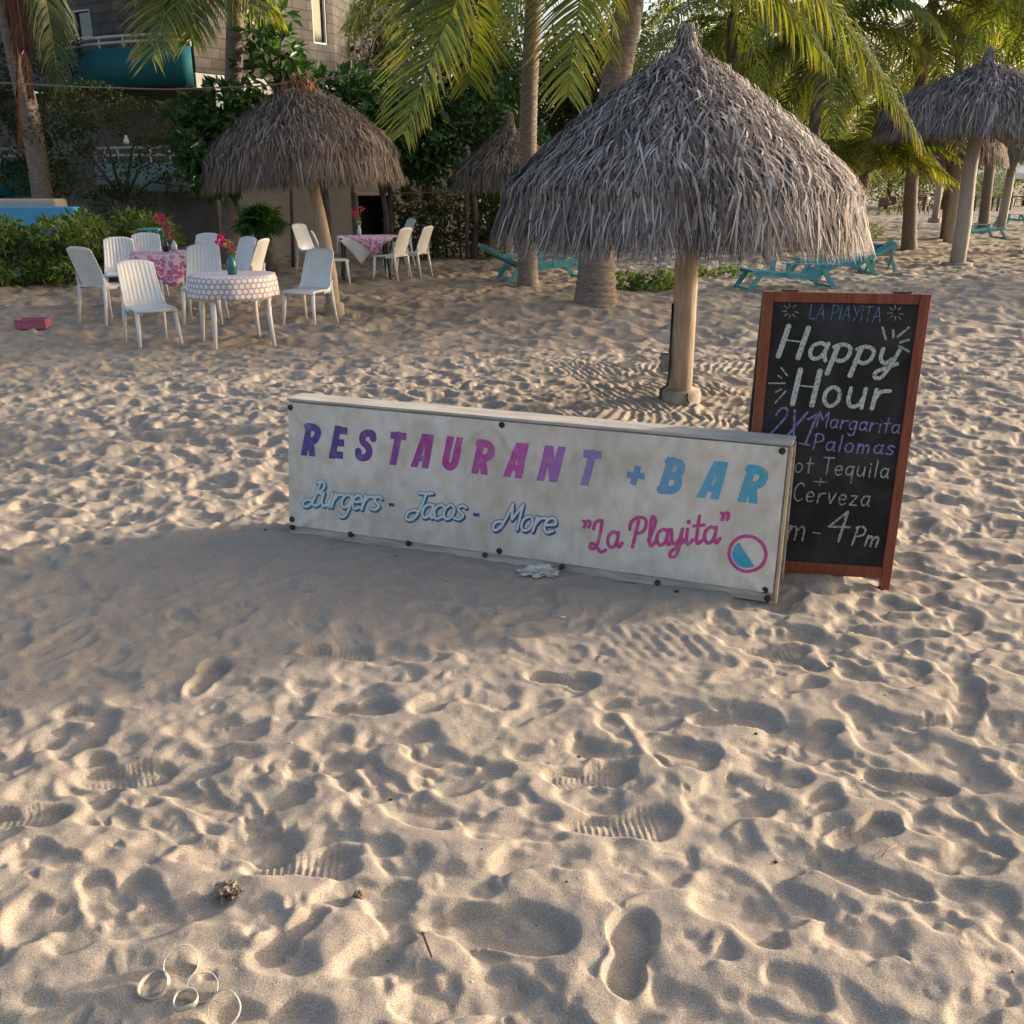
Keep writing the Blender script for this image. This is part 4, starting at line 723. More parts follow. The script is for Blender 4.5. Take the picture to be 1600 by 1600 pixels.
# fence posts with a rail in front of the dark hedge
fc = empty('rail_fence', (at(700, 400, 21.2)[0], 21.2, 0), 'thin wooden post and rail fence in front of the darker hedge', 'fence'); x0 = at(612, 300, 21.2)[0] - fc.location.x; x1 = at(800, 300, 21.2)[0] - fc.location.x
mb = MB(); mb.tube([(x0, 0, 1.36), (0, 0, 1.40), (x1, 0, 1.48)], .018, 6); mb.build('rail', M['bark'], fc)
for px in (612, 730, 800): xx_ = at(px, 400, 21.2)[0] - fc.location.x; mb = MB(); mb.tube([(xx_, .02, -.1), (xx_ + .01, .02, 1.5)], .045, 8); mb.build('post', M['bark_dark'], fc)
# rope with a bulb
mb = MB(); pts = [at(-40, 127, 18.5), at(120, 136, 18.5), at(260, 140, 18.3), at(400, 135, 18.2), at(520, 122, 18), at(620, 102, 17.5), at(760, 70, 16.6), at(828, 50, 16.25)]
mb.tube(pts, .014, 5); ro = mb.build('rope', M['rope']); tag(ro, 'thin rope slung from the left edge over the smaller palapa to the slim palm', 'rope')
c = at(197, 217, 19.2); lb = empty('hanging_bulb', c, 'single round white bulb hanging among the leaves above the lower balcony', 'light bulb'); mb = MB(); mb.lathe([(.01, -.10), (.04, -.085), (.055, -.05), (.045, -.01), (.025, .02), (.022, .06), (.005, .065)], 14, cap=False); mb.build('bulb', M['bulb'], lb); mb = MB(); mb.tube([(0, 0, .06), (-.06, 0, .35), (-.08, .3, .8)], .008, 5); mb.build('cord', M['cable'], lb)

# ------------------------------------------------------------------ white plastic chairs
def make_chair():
    root = empty('plastic_chair', (0, 0, 0)); m_ = M['plastic_white']
    def seat(u, v): x = (u - .5) * (.43 - .03 * v); y = -.22 + .43 * v; return (x, y, .435 - .012 * math.cos(math.pi * (u - .5)) * math.sin(math.pi * v) - .02 * max(0, .12 - v) / .12)
    MB().shell(seat, 12, 10, .022).build('seat', m_, root)
    def back(u, v):
        s = (u - .5) * 2; w = .215 - .022 * v; top = .90 - .035 * abs(s) ** 3; z = .42 + (top - .42) * v; y = .205 + .125 * v + .03 * v * v - .055 * s * s * (1 - .3 * v); rib = .0028 * math.cos(s * 9 * math.pi) if abs(s) < .86 and .12 < v < .95 else 0
        return (s * w, y + rib, z)
    b = MB(); b.shell(back, 54, 14, .012); b.build('backrest', m_, root)
    for s in (-1, 1):   # side wings between seat and back
        mb = MB(); mb.shell(lambda u, v, s=s: (s * (.207 + .004 * v), .02 + u * .185 + .02 * u * v, .40 + .03 * v + (.13 * u ** 2.2) * v), 8, 3, .014); mb.build('side_wing', m_, root)
    mb = MB(); mb.tube([(-.2, -.215, .42), (0, -.228, .418), (.2, -.215, .42)], .014, 8); mb.build('front_lip', m_, root)
    for sx in (-1, 1):
        mb = MB(); mb.tube([(sx * .195, -.19, .43), (sx * .205, -.21, .22), (sx * .222, -.235, 0)], [.026, .021, .015], 10); mb.build('leg', m_, root)
        mb = MB(); mb.tube([(sx * .20, .195, .47), (sx * .208, .215, .3), (sx * .222, .27, 0)], [.026, .022, .015], 10); mb.build('leg', m_, root)
    return root
chair0 = make_chair(); used = [False]
def chair(px, py, rz, label, Yfix=None):
    p = G(px, py) if Yfix is None else at(px, py, Yfix)
    o = chair0 if not used[0] else copy_tree(chair0); used[0] = True; o.location = (p[0], p[1], gz(p[0], p[1]) - .012); o.rotation_euler = (0, 0, rz)
    return tag(o, label, 'chair', 'white plastic chairs around the tables')
# rotation 0 faces the camera; positive turns its front to the right
chair(240, 532, R_(38), 'front-left white chair facing the dotted round table, empty seat visible')
chair(172, 501, R_(155), 'leftmost white chair seen from behind, its shaded back to the camera')
chair(196, 474, R_(20), 'white chair peeking out behind the back of the leftmost chair')
chair(234, 468, R_(12), 'white chair behind the pink table, only its back top showing')
chair(322, 500, R_(8), 'white chair tucked behind the dotted round table, back facing the camera')
chair(318, 456, R_(-10), 'far white chair just showing above the chair behind the dotted table')
chair(366, 470, R_(-40), 'white chair behind the vase on the dotted table')
chair(386, 470, R_(-100), 'white chair seen edge-on right of the vase, near the fan palm trunk')
chair(484, 502, R_(-22), 'white ribbed chair right of the dotted table beside the crooked pole')
chair(525, 442, R_(100), 'white chair left of the far pink and white table, right of the crooked pole')
chair(492, 425, R_(60), 'white chair mostly hidden behind the crooked pole at the far table')
chair(612, 438, R_(-115), 'nearer white chair of the pair right of the far pink table')
chair(646, 432, R_(-112), 'rightmost white chair at the far pink table')
chair(622, 415, R_(-60), 'white chair behind the pair at the right of the far table')

# ------------------------------------------------------------------ tables with cloths
def fold_cloth(name, material, loc, half_fn, R0, outline, wave, label, cat='tablecloth', n=72, rz=0, seed=0):
    """cloth disc: inside radius R0(phi) it lies on the top, beyond it hangs down; outline(phi)=cloth radius"""
    nr = 14; V = []; UV = []; rng = np.random.default_rng(seed); w1 = rng.uniform(0, 6, 3)
    for j in range(nr + 1):
        for i in range(n):
            ph = 2 * math.pi * i / n; r0 = R0(ph); Ro = outline(ph); s = Ro * j / nr; x = math.cos(ph); y = math.sin(ph); hang = max(0, s - r0)
            r = min(s, r0 + .004); fl = wave * min(1, hang / .15) * (math.sin(ph * 9 + w1[0]) + .6 * math.sin(ph * 14 + w1[1]) + .5 * math.sin(ph * 5 + w1[2])); r += fl + hang * .06
            V.append((r * x, r * y, .004 - max(0, hang - .006) * .97)); UV.append((ph * .47, s) if hang > 0 else (s * x, s * y))
    F = [(j * n + i, (j + 1) * n + i, (j + 1) * n + (i + 1) % n, j * n + (i + 1) % n) for j in range(nr) for i in range(n)]
    me = np_mesh(name, V, F, smooth=True)
    u = me.uv_layers.new(name='UVMap'); d = []
    for (a, b, c, e) in F:
        col_ = a % n
        for q in (a, b, c, e):
            j, i = divmod(q, n); ph = 2 * math.pi * ((i if not (col_ == n - 1 and i == 0) else n)) / n; s = outline(ph) * j / nr; r0 = R0(ph)
            d += [s * math.cos(ph), s * math.sin(ph)] if (b // n) * outline(ph) / nr <= r0 + .002 else [ph * .47, s]
    u.data.foreach_set('uv', d)
    o = link(name, me, material); so = o.modifiers.new('thickness', 'SOLIDIFY'); so.thickness = .003; o.location = loc; o.rotation_euler.z = rz
    return tag(o, label, cat)
def sq(h): return lambda ph: h / max(abs(math.cos(ph)), abs(math.sin(ph)))
def table(px, py, label, round_r=None, half=None, rz=0, legs_m=None, h=.74):
    p = G(px, py); root = empty('dining_table', (p[0], p[1], gz(p[0], p[1])), label, 'table', 'dining tables', rz); m_ = legs_m or M['plastic_white']; mb = MB()
    if round_r: mb.lathe([(.05, h - .035), (round_r - .02, h - .035), (round_r, h - .02), (round_r, h - .006), (round_r - .01, h), (.0, h)], 40, cap=False)
    else: mb.box((0, 0, h - .018), (2 * half, 2 * half, .035))
    mb.build('tabletop', m_, root); q = (round_r * .62) if round_r else half * .8
    for sx in (-1, 1):
        for sy in (-1, 1): mb = MB(); mb.tube([(sx * q, sy * q, h - .03), (sx * q * 1.03, sy * q * 1.03, .35), (sx * q * 1.12, sy * q * 1.12, -.012)], [.034, .028, .018], 10); mb.build('leg', m_, root)
    return root, Vector((p[0], p[1], gz(p[0], p[1]) + h))
t1, c1 = table(372, 533, 'round white plastic table under the lilac dotted cloth', .44, rz=.5)
fold_cloth('tablecloth', M['cloth_dots'], c1, None, lambda ph: .443, lambda ph: .68 + .012 * math.sin(ph * 4), .011, 'white cloth with lilac net of dots on the front round table', rz=.3, seed=1)
t2, c2 = table(268, 484, 'table under the pink floral cloth behind the front-left chair', None, .42, rz=.35)
fold_cloth('tablecloth', M['cloth_pink'], c2, None, sq(.423), lambda ph: .74 + .10 * math.sin(ph * 4 + 1), .008, 'pink floral cloth on the table behind the front-left chair', rz=.35, seed=2)
t3, c3 = table(572, 434, 'far table under white and pink cloths right of the crooked pole', None, .45, rz=.2, legs_m=M['twig'])
fold_cloth('tablecloth', M['cloth_white'], c3, None, sq(.453), lambda ph: sq(.66)(ph + math.pi / 4 + .2), .006, 'plain white cloth with hanging corners on the far table', rz=.2, seed=3)
fold_cloth('tablecloth', M['cloth_pink'], c3 + Vector((.12, 0, .006)), None, sq(.458), lambda ph: sq(.56)(ph + .75), .004, 'pink cloth laid over the white cloth on the far table', rz=.2, seed=4)
def vase(c, label, prof, m_, seed, hf=.2, blooms=3):
    root = empty('flower_vase', c, label, 'vase', 'flower vases on the tables'); mb = MB(); mb.lathe(prof, 18, cap=False); mb.build('bottle', m_, root); z = prof[-1][1]; rng = random.Random(seed); st = MB(); cl = []
    for k in range(blooms + 2):
        e = (rng.uniform(-.10, .06), rng.uniform(-.05, .05), z + hf * rng.uniform(.35, 1.0)); st.tube([(0, 0, z - .08), (e[0] * .4, e[1] * .4, z + .06), e], [.004, .003, .002], 5)
        cl.append((*e, .04, .04, .045))
    st.build('stems', M['rachis'], root); foliage('blossoms', cl[:-1], 26 * blooms, .036, .034, M['flower'], root, seed); foliage('leaves', [(0, 0, z + .07, .05, .05, .06), cl[-1]], 22, .07, .035, M['leaf_hedge'], root, seed + 1)
vb = [(.0, 0), (.045, 0), (.05, .02), (.05, .11), (.042, .14), (.022, .165), (.022, .19)]
vase(c1 + Vector((.02, -.05, .008)), 'teal bottle of magenta bougainvillea on the dotted round table', vb, M['vase_teal'], 1)
vase(c2 + Vector((.0, .05, .008)), 'dark bottle of magenta bougainvillea on the pink floral table', [(0, 0), (.04, 0), (.042, .1), (.018, .14), (.018, .17)], M['vase_dark'], 2, .3, 4)
vase(c2 + Vector((.12, .02, .008)), 'pale glass bottle with a few stems beside the dark one on the pink table', [(0, 0), (.04, 0), (.04, .08), (.018, .12), (.018, .14)], M['vase_white'], 3, .1, 1)
vase(c3 + Vector((-.08, 0, .014)), 'white bottle of magenta bougainvillea on the far pink and white table', [(0, 0), (.035, 0), (.035, .1), (.018, .15), (.018, .18)], M['vase_white'], 4, .32, 3)
# dark pot and blue stool seen behind the pink table
p = G(287, 440); mb = MB(); mb.lathe([(.0, 0), (.17, 0), (.23, .5), (.25, .52), (.25, .57), (.22, .57), (.2, .5), (.0, .48)], 24, cap=False); o = mb.build('plant_pot', M['vase_dark'], None, loc=(p[0], p[1], gz(p[0], p[1]))); tag(o, 'large black pot behind the pink table at the end of the hedge', 'pot')
p = G(246, 440); root = empty('wooden_stool', (p[0], p[1], gz(p[0], p[1])), 'turquoise wooden stool behind the pink table against the hedge', 'stool')
mb = MB(); mb.box((0, 0, .88), (.36, .36, .03)); mb.build('seat', M['lounger'], root, .005)
for sx in (-1, 1):
    for sy in (-1, 1): mb = MB(); mb.beam((sx * .15, sy * .15, 0), (sx * .13, sy * .13, .865), .04, .04, up=(0, 1, 0)); mb.build('leg', M['lounger'], root)
mb = MB(); mb.beam((-.15, -.152, .4), (.15, -.152, .4), .03, .04); mb.beam((-.15, .152, .4), (.15, .152, .4), .03, .04); mb.build('rungs', M['lounger'], root)
# pink crate on the sand
p = on(53, 512); cr = empty('plastic_crate', p, 'low faded pink plastic crate lying on the sand at the left edge', 'crate', rz=.12); mb = MB(); W_, D_2, H_ = .34, .22, .10
mb.box((0, 0, .008), (W_, D_2, .016)); mb.box((-W_ / 2 + .006, 0, H_ / 2 + .008), (.012, D_2, H_)); mb.box((W_ / 2 - .006, 0, H_ / 2 + .008), (.012, D_2, H_)); mb.box((0, D_2 / 2 - .006, H_ / 2 + .008), (W_ - .026, .012, H_)); mb.box((0, -D_2 / 2 + .006, H_ / 2 + .008), (W_ - .026, .012, H_))
mb.build('tray', M['pink'], cr, .004); mb = MB()
for k in range(5): mb.box((-.13 + k * .065, -D_2 / 2 - .004, H_ / 2 + .008), (.012, .008, H_ * .9))
mb.box((0, -D_2 / 2 - .004, H_ + .002), (W_, .012, .014)); mb.build('ribs', M['pink'], cr, .002)

# ------------------------------------------------------------------ turquoise loungers
def make_lounger():
    root = empty('beach_lounger', (0, 0, 0)); m_ = M['lounger']
    # side view along x: back slopes up to -x, seat, feet to +x
    for s in (-1, 1): mb = MB(); mb.beam((-.05, s * .27, .26), (.85, s * .27, .40), .03, .07); mb.beam((-.62, s * .24, .78), (.02, s * .24, .22), .03, .06); mb.build('side_rail', m_, root)
    mb = MB()
    for k in range(9): t = (k + .5) / 9; mb.box((-.05 + .9 * t, 0, .30 + .14 * t), (.075, .56, .018), Matrix.Rotation(-.155, 3, 'Y'))
    mb.build('seat_slats', m_, root); mb = MB()
    for k in range(5): y = -.2 + k * .1; mb.beam((-.66, y, .845 - .02 * abs(k - 2)), (.0, y, .27), .085, .018)
    mb.build('backrest', m_, root)
    for s in (-1, 1):
        mb = MB(); mb.beam((.72, s * .31, .40), (.90, s * .31, -.01), .03, .07); mb.build('leg', m_, root); mb = MB(); mb.beam((-.10, s * .31, .55), (-.34, s * .31, -.01), .03, .07); mb.build('leg', m_, root)
        mb = MB(); mb.beam((-.36, s * .34, .56), (.45, s * .34, .60), .10, .022); mb.beam((.36, s * .31, .585), (.36, s * .31, .36), .03, .06, up=(1, 0, 0)); mb.build('armrest', m_, root)
    mb = MB(); mb.beam((.875, -.3, .05), (.875, .3, .05), .03, .05); mb.build('stretcher', m_, root); mb = MB(); mb.beam((-.30, -.3, .08), (-.30, .3, .08), .03, .05); mb.build('stretcher', m_, root)
    return root
lg0 = make_lounger(); lused = [False]
def lounger(px, py, rz, label, sc=1.0):
    p = G(px, py); o = lg0 if not lused[0] else copy_tree(lg0); lused[0] = True; o.location = (p[0], p[1], gz(p[0], p[1])); o.rotation_euler = (0, 0, rz); o.scale = (sc * 1.15, sc, sc * .72)
    return tag(o, label, 'lounger', 'turquoise wooden beach loungers')
lounger(1256, 450, R_(187), 'turquoise lounger nearest the top of the chalkboard')
lounger(1326, 426, R_(184), 'turquoise lounger just right of the large palapa fringe, tray beside it')
lounger(1512, 372, R_(10), 'turquoise lounger between the tall right pole and the slanting pole')
lounger(1598, 352, R_(-170), 'turquoise lounger cut by the right border')
lounger(820, 440, R_(20), 'turquoise lounger half hidden behind the slim coconut trunk')
p = on(1375, 424); st_ = empty('side_table', p, 'small weathered side table with a grey bucket shelf beside the loungers', 'side table', rz=.15)
mb = MB(); mb.box((0, 0, .50), (.46, .34, .03)); mb.build('tabletop', M['wood_grey'], st_, .004); mb = MB(); mb.box((0, 0, .38), (.30, .24, .20)); mb.build('bin', M['metal_box'], st_, .006)
for s in (-1, 1): mb = MB(); mb.beam((s * .18, -.12, .485), (s * .22, .14, -.01), .03, .04, up=(1, 0, 0)); mb.beam((s * .18, .12, .485), (s * .22, -.14, -.01), .03, .04, up=(1, 0, 0)); mb.build('leg', M['lounger'], st_)

# far brown chairs, tables and tent
def make_bchair():
    root = empty('brown_chair', (0, 0, 0)); m_ = M['brownplastic']
    MB().shell(lambda u, v: ((u - .5) * .46, -.22 + .44 * v, .42), 4, 4, .03).build('seat', m_, root)
    MB().shell(lambda u, v: ((u - .5) * .46, .21 + .1 * v - .05 * (2 * u - 1) ** 2, .42 + .42 * v), 8, 3, .025).build('backrest', m_, root)
    for s in (-1, 1):
        for y in (-.2, .22): mb = MB(); mb.tube([(s * .2, y, .43), (s * .24, y * 1.15, 0)], [.032, .025], 6); mb.build('leg', m_, root)
        MB().tube([(s * .24, .25, .64), (s * .25, -.1, .64), (s * .23, -.2, .43)], .022, 6).build('armrest', m_, root)
    return root
bc0 = make_bchair()
for i, (px, py, rz, lab) in enumerate(((1380, 336, 2.6, 'brown chair nearest the fringe of the large palapa, in the far grove'), (1412, 336, 3.2, 'brown chair second from the large palapa in the far grove'), (1398, 332, 2.0, 'brown chair behind the front two in the far grove'), (1440, 334, -2.4, 'brown chair just left of the thin grey post'), (1545, 322, 2.6, 'brown chair under the right palapa, left of the slanting pole'), (1590, 322, -2.0, 'brown chair at the right border beyond the loungers'), (1575, 318, 3, 'brown chair behind the slanting pole at the far tables'))):
    o = bc0 if i == 0 else copy_tree(bc0); p = G(px, py); o.location = (p[0], p[1], 0); o.rotation_euler.z = rz; tag(o, lab, 'chair', 'brown chairs in the far grove')
for i, (px, py, lab) in enumerate(((1428, 330, 'dark wooden table among the brown chairs left of the posts'), (1535, 330, 'dark wooden table under the right palapa'), (1590, 328, 'dark wooden table at the right border beyond the loungers'))):
    p = G(px, py); root = empty('wooden_table', (p[0], p[1], 0), lab, 'table', 'dark tables in the far grove'); mb = MB(); mb.box((0, 0, .76), (1.5, .9, .06)); mb.build('tabletop', M['brownwood'], root)
    for sx in (-1, 1):
        for sy in (-1, 1): mb = MB(); mb.box((sx * .65, sy * .35, .36), (.09, .09, .74)); mb.build('leg', M['brownwood'], root)
c = at(1547, 300, 66); root = empty('canopy_tent', (c[0], 66, 0), 'white peaked canopy tent far off under the right palapa', 'tent'); mb = MB()
mb.add([(-2, -2, 2.1), (2, -2, 2.1), (2, 2, 2.1), (-2, 2, 2.1), (0, 0, 3.3), (-2, -2, 1.75), (2, -2, 1.75), (2, 2, 1.75), (-2, 2, 1.75)], [(0, 1, 4), (1, 2, 4), (2, 3, 4), (3, 0, 4), (0, 5, 6, 1), (1, 6, 7, 2), (2, 7, 8, 3), (3, 8, 5, 0)]); mb.build('canopy', M['tent'], root)
mb = MB(); mb.add([(-1.9, 1.9, 0), (1.9, 1.9, 0), (1.9, 1.9, 1.8), (-1.9, 1.9, 1.8)], [(0, 1, 2, 3)]); mb.build('back_curtain', M['tent'], root)
for sx in (-1, 1):
    for sy in (-1, 1): mb = MB(); mb.tube([(sx * 1.95, sy * 1.95, 0), (sx * 1.95, sy * 1.95, 2.05)], .04, 6); mb.build('leg', M['white_paint'], root)

# ------------------------------------------------------------------ stroke lettering
def catmull(pts, k=10):
    if len(pts) < 3: return pts
    P = [np.array(p, float) for p in pts]; out = []
    closed = np.allclose(P[0], P[-1])
    for i in range(len(P) - 1):
        p0 = P[i - 1] if i > 0 else (P[-2] if closed else P[0]); p3 = P[i + 2] if i + 2 < len(P) else (P[1] if closed else P[-1])
        for t in np.linspace(0, 1, k, endpoint=False): out.append(.5 * (2 * P[i] + (P[i + 1] - p0) * t + (2 * p0 - 5 * P[i] + 4 * P[i + 1] - p3) * t * t + (3 * P[i] - p0 - 3 * P[i + 1] + p3) * t ** 3))
    return out + [P[-1]]
bowl = [(.43, .46), (.27, .56), (.09, .45), (.05, .22), (.16, .03), (.33, .08), (.42, .3)]
HAND = {  # name: (advance, [(kind, points, weight)])
 'a': (.52, [('c', bowl, 1), ('c', [(.45, .56), (.43, .2), (.5, .0)], 1)]), 'p': (.5, [('l', [(.09, .5), (.03, -.42)], 1.25), ('c', [(.0, .47), (.2, .58), (.42, .48), (.42, .18), (.27, .03), (.1, .1)], 1)]),
 'y': (.5, [('c', [(.05, .56), (.06, .25), (.2, .1), (.36, .25)], 1), ('c', [(.46, .56), (.38, .1), (.24, -.36), (.08, -.4), (.06, -.22), (.25, -.06), (.52, .12)], 1)]),
 'o': (.5, [('c', [(.24, .56), (.06, .42), (.06, .14), (.22, .0), (.4, .13), (.41, .42), (.24, .56)], 1)]), 'u': (.52, [('c', [(.06, .56), (.05, .2), (.18, .02), (.36, .12), (.43, .35)], 1), ('l', [(.44, .56), (.43, .0)], 1)]),
 'r': (.42, [('l', [(.08, .55), (.06, .0)], 1.1), ('c', [(.08, .28), (.2, .5), (.42, .54)], 1)]), 'g': (.5, [('c', bowl, 1), ('c', [(.45, .55), (.43, -.05), (.34, -.35), (.15, -.37), (.05, -.25)], 1)]),
 'i': (.2, [('l', [(.1, .52), (.1, .0)], 1), ('l', [(.1, .74), (.1, .76)], 1.1)]), 't': (.38, [('l', [(.2, .95), (.19, .02)], 1), ('l', [(.0, .58), (.4, .6)], 1)]), 's': (.42, [('c', [(.38, .48), (.22, .56), (.08, .45), (.2, .3), (.36, .17), (.25, .02), (.03, .05)], 1)]),
 'l': (.2, [('l', [(.1, 1.0), (.09, .0)], 1)]), 'm': (.7, [('l', [(.06, .55), (.05, .0)], 1), ('c', [(.06, .32), (.18, .53), (.3, .42), (.32, .0)], 1), ('c', [(.32, .32), (.46, .53), (.58, .42), (.6, .0)], 1)]), 'n': (.5, [('l', [(.06, .55), (.05, .0)], 1), ('c', [(.06, .32), (.22, .54), (.38, .42), (.4, .0)], 1)]),
 'e': (.48, [('c', [(.07, .28), (.41, .32), (.36, .5), (.2, .56), (.06, .4), (.07, .14), (.22, .0), (.42, .08)], 1)]), 'q': (.52, [('c', bowl, 1), ('l', [(.45, .56), (.43, -.42)], 1)]), 'v': (.44, [('l', [(.02, .55), (.2, .0), (.42, .56)], 1)]), 'z': (.46, [('l', [(.05, .52), (.4, .54), (.05, .02), (.44, .02)], 1)]),
 'h': (.48, [('l', [(.07, 1.0), (.06, .0)], 1), ('c', [(.06, .3), (.22, .54), (.38, .4), (.4, .0)], 1)]), 'c': (.44, [('c', [(.4, .46), (.25, .56), (.07, .42), (.06, .16), (.2, .0), (.42, .08)], 1)]),
 'H': (.68, [('l', [(.08, 1.0), (.04, .0)], 1.35), ('l', [(.6, 1.0), (.56, .0)], 1.35), ('l', [(.08, .55), (.58, .53)], .35)]), 'L': (.5, [('l', [(.06, 1.0), (.06, .02), (.44, .02)], 1)]), 'A': (.62, [('l', [(.02, .0), (.3, 1.0), (.58, .0)], 1), ('l', [(.14, .36), (.48, .36)], 1)]), 'P': (.54, [('l', [(.1, 1.0), (.08, .0)], 1), ('c', [(.0, .92), (.25, 1.02), (.48, .85), (.44, .58), (.1, .46)], 1)]),
 'I': (.2, [('l', [(.1, 1.0), (.1, .0)], 1)]), 'Y': (.56, [('l', [(.02, 1.0), (.28, .5)], 1), ('l', [(.56, 1.0), (.2, .0)], 1)]), 'T': (.6, [('l', [(.0, .98), (.62, 1.0)], 1), ('l', [(.31, .98), (.3, .0)], 1)]), 'X': (.55, [('l', [(.02, 1.0), (.46, .0)], 1), ('l', [(.56, 1.0), (.0, .0)], 1.2)]), '1': (.42, [('l', [(.05, .8), (.34, 1.0), (.3, .02)], 1.1), ('l', [(.05, .02), (.5, .02)], .8)]), '2': (.6, [('c', [(.04, .75), (.15, .97), (.38, 1.0), (.48, .8), (.3, .45), (.02, .02)], 1), ('l', [(.02, .02), (.52, .04)], 1)]),
 '4': (.66, [('l', [(.46, 1.0), (.0, .38), (.62, .40)], 1), ('l', [(.46, 1.0), (.38, -.18)], 1.1)]), 'M': (.72, [('l', [(.06, .0), (.1, 1.0), (.34, .5), (.62, 1.0), (.64, .0)], 1)]), 'S': (.52, [('c', [(.48, .88), (.28, 1.0), (.08, .8), (.25, .55), (.45, .3), (.28, .02), (.03, .1)], 1)]), 'C': (.56, [('c', [(.52, .86), (.32, 1.0), (.08, .75), (.07, .28), (.28, .0), (.54, .12)], 1)]), '+': (.6, [('l', [(.05, .45), (.6, .45)], 1), ('l', [(.32, .78), (.32, .12)], 1)]), '-': (.5, [('l', [(.08, .32), (.42, .32)], 1)]), ' ': (.3, [])}
SCRIPT = dict(HAND)
SCRIPT.update({'B': (.66, [('c', [(.42, 1.0), (.36, .55), (.26, .12), (.08, -.06), (-.1, -.02), (-.12, .14), (.06, .24), (.26, .2)], 1), ('c', [(.26, .98), (.52, 1.02), (.64, .84), (.54, .62), (.38, .56)], 1), ('c', [(.38, .56), (.62, .48), (.64, .18), (.46, .0), (.28, .08)], 1)]),
 'T': (.55, [('c', [(.22, 1.0), (.5, .97), (.8, 1.0)], 1), ('c', [(.54, .98), (.46, .4), (.34, .02), (.12, -.1), (-.04, .0), (.0, .2), (.2, .3), (.38, .26)], 1)]), 'M': (.98, [('c', [(.2, .3), (-.0, .26), (-.08, .08), (.04, -.06), (.22, .08), (.34, .5), (.42, 1.0)], 1), ('l', [(.42, 1.0), (.56, .4), (.82, 1.0), (.88, .02)], 1)]),
 'L': (.58, [('c', [(.08, .7), (.14, .92), (.32, .98), (.40, .84)], 1), ('c', [(.40, .98), (.34, .5), (.24, .12), (.08, .0), (-.04, .08), (.06, .2), (.24, .06), (.4, -.12), (.58, -.06)], 1)]), 'P': (.66, [('l', [(.34, .92), (.16, .0)], 1), ('c', [(.02, .62), (.06, .86), (.3, 1.02), (.58, .94), (.6, .64), (.42, .48), (.26, .5)], 1)]),
 'a': (.50, [('c', bowl, 1), ('c', [(.44, .54), (.42, .14), (.5, .02), (.6, .16)], 1)]), 'l': (.30, [('c', [(.06, .2), (.26, .75), (.22, 1.0), (.12, .9), (.1, .2), (.18, .02), (.34, .16)], 1)]), 'i': (.30, [('c', [(.1, .52), (.09, .14), (.16, .02), (.32, .16)], 1), ('l', [(.13, .76), (.13, .78)], 1.2)]), 't': (.34, [('c', [(.18, .95), (.13, .2), (.2, .02), (.36, .14)], 1), ('l', [(.0, .62), (.36, .64)], 1)]), 'y': (.5, [('c', [(.04, .54), (.08, .14), (.2, .04), (.36, .2), (.44, .54)], 1), ('c', [(.44, .54), (.38, .0), (.26, -.36), (.08, -.4), (.06, -.24), (.3, -.06), (.54, .16)], 1)]),
 '"': (.36, [('c', [(.06, 1.0), (.14, .95), (.10, .78)], 1), ('c', [(.24, 1.0), (.32, .95), (.28, .78)], 1)])})
BLOCK = {'R': (.62, [('l', [(.15, -.4), (.15, 1.4)], 1), ('c', [(.1, .875), (.33, .875), (.47, .77), (.47, .58), (.35, .46), (.15, .44)], 1), ('l', [(.28, .48), (.57, -.42)], 1)]), 'E': (.52, [('l', [(.15, -.4), (.15, 1.4)], 1), ('b', [(.15, .87), (.48, .87)], 1), ('b', [(.15, .5), (.44, .5)], 1), ('b', [(.15, .13), (.48, .13)], 1)]),
 'S': (.56, [('c', [(.47, .72), (.42, .85), (.27, .87), (.14, .78), (.17, .6), (.33, .48), (.42, .34), (.38, .17), (.24, .12), (.12, .16), (.08, .30)], 1)]), 'T': (.54, [('b', [(.03, .87), (.51, .87)], 1), ('l', [(.27, -.4), (.27, .9)], 1)]), 'A': (.62, [('l', [(.10, -.35), (.36, 1.25)], .95), ('l', [(.50, -.4), (.46, 1.4)], 1), ('b', [(.2, .28), (.5, .28)], .8), ('b', [(.34, .9), (.48, .9)], .9)]),
 'U': (.58, [('c', [(.15, 1.4), (.15, .6), (.15, .3), (.2, .16), (.29, .125), (.38, .16), (.43, .3), (.43, .6), (.43, 1.4)], 1)]), 'N': (.64, [('l', [(.14, -.4), (.14, 1.4)], 1), ('l', [(.5, -.4), (.5, 1.4)], 1), ('l', [(.08, 1.25), (.56, -.25)], .95)]), 'B': (.58, [('l', [(.15, -.4), (.15, 1.4)], 1), ('c', [(.1, .875), (.33, .875), (.44, .78), (.43, .6), (.33, .52), (.15, .51)], .95), ('c', [(.15, .51), (.36, .5), (.47, .38), (.46, .2), (.34, .125), (.1, .125)], 1)]), '+': (.6, [('b', [(.1, .42), (.56, .42)], .8), ('v', [(.33, .16), (.33, .68)], .8)]), ' ': (.28, [])}
def layout(text, font, width_to=None, track=0.0, shear=0.0, jitter=0, seed=0):
    rng = random.Random(seed); x = 0; out = []
    for ch in text:
        adv, st = font[ch]; dy = rng.uniform(-jitter, jitter)
        for kind, pts, w in st: out.append((kind, [(px_ + x, py_ + dy) for px_, py_ in (catmull(pts) if kind == 'c' else pts)], w))
        x += adv + track
    W_ = x - track; sx = 1.0 if width_to is None else width_to / W_
    return [(k, [(p_[0] * sx + shear * p_[1], p_[1]) for p_ in pts], w) for k, pts, w in out], W_ * sx
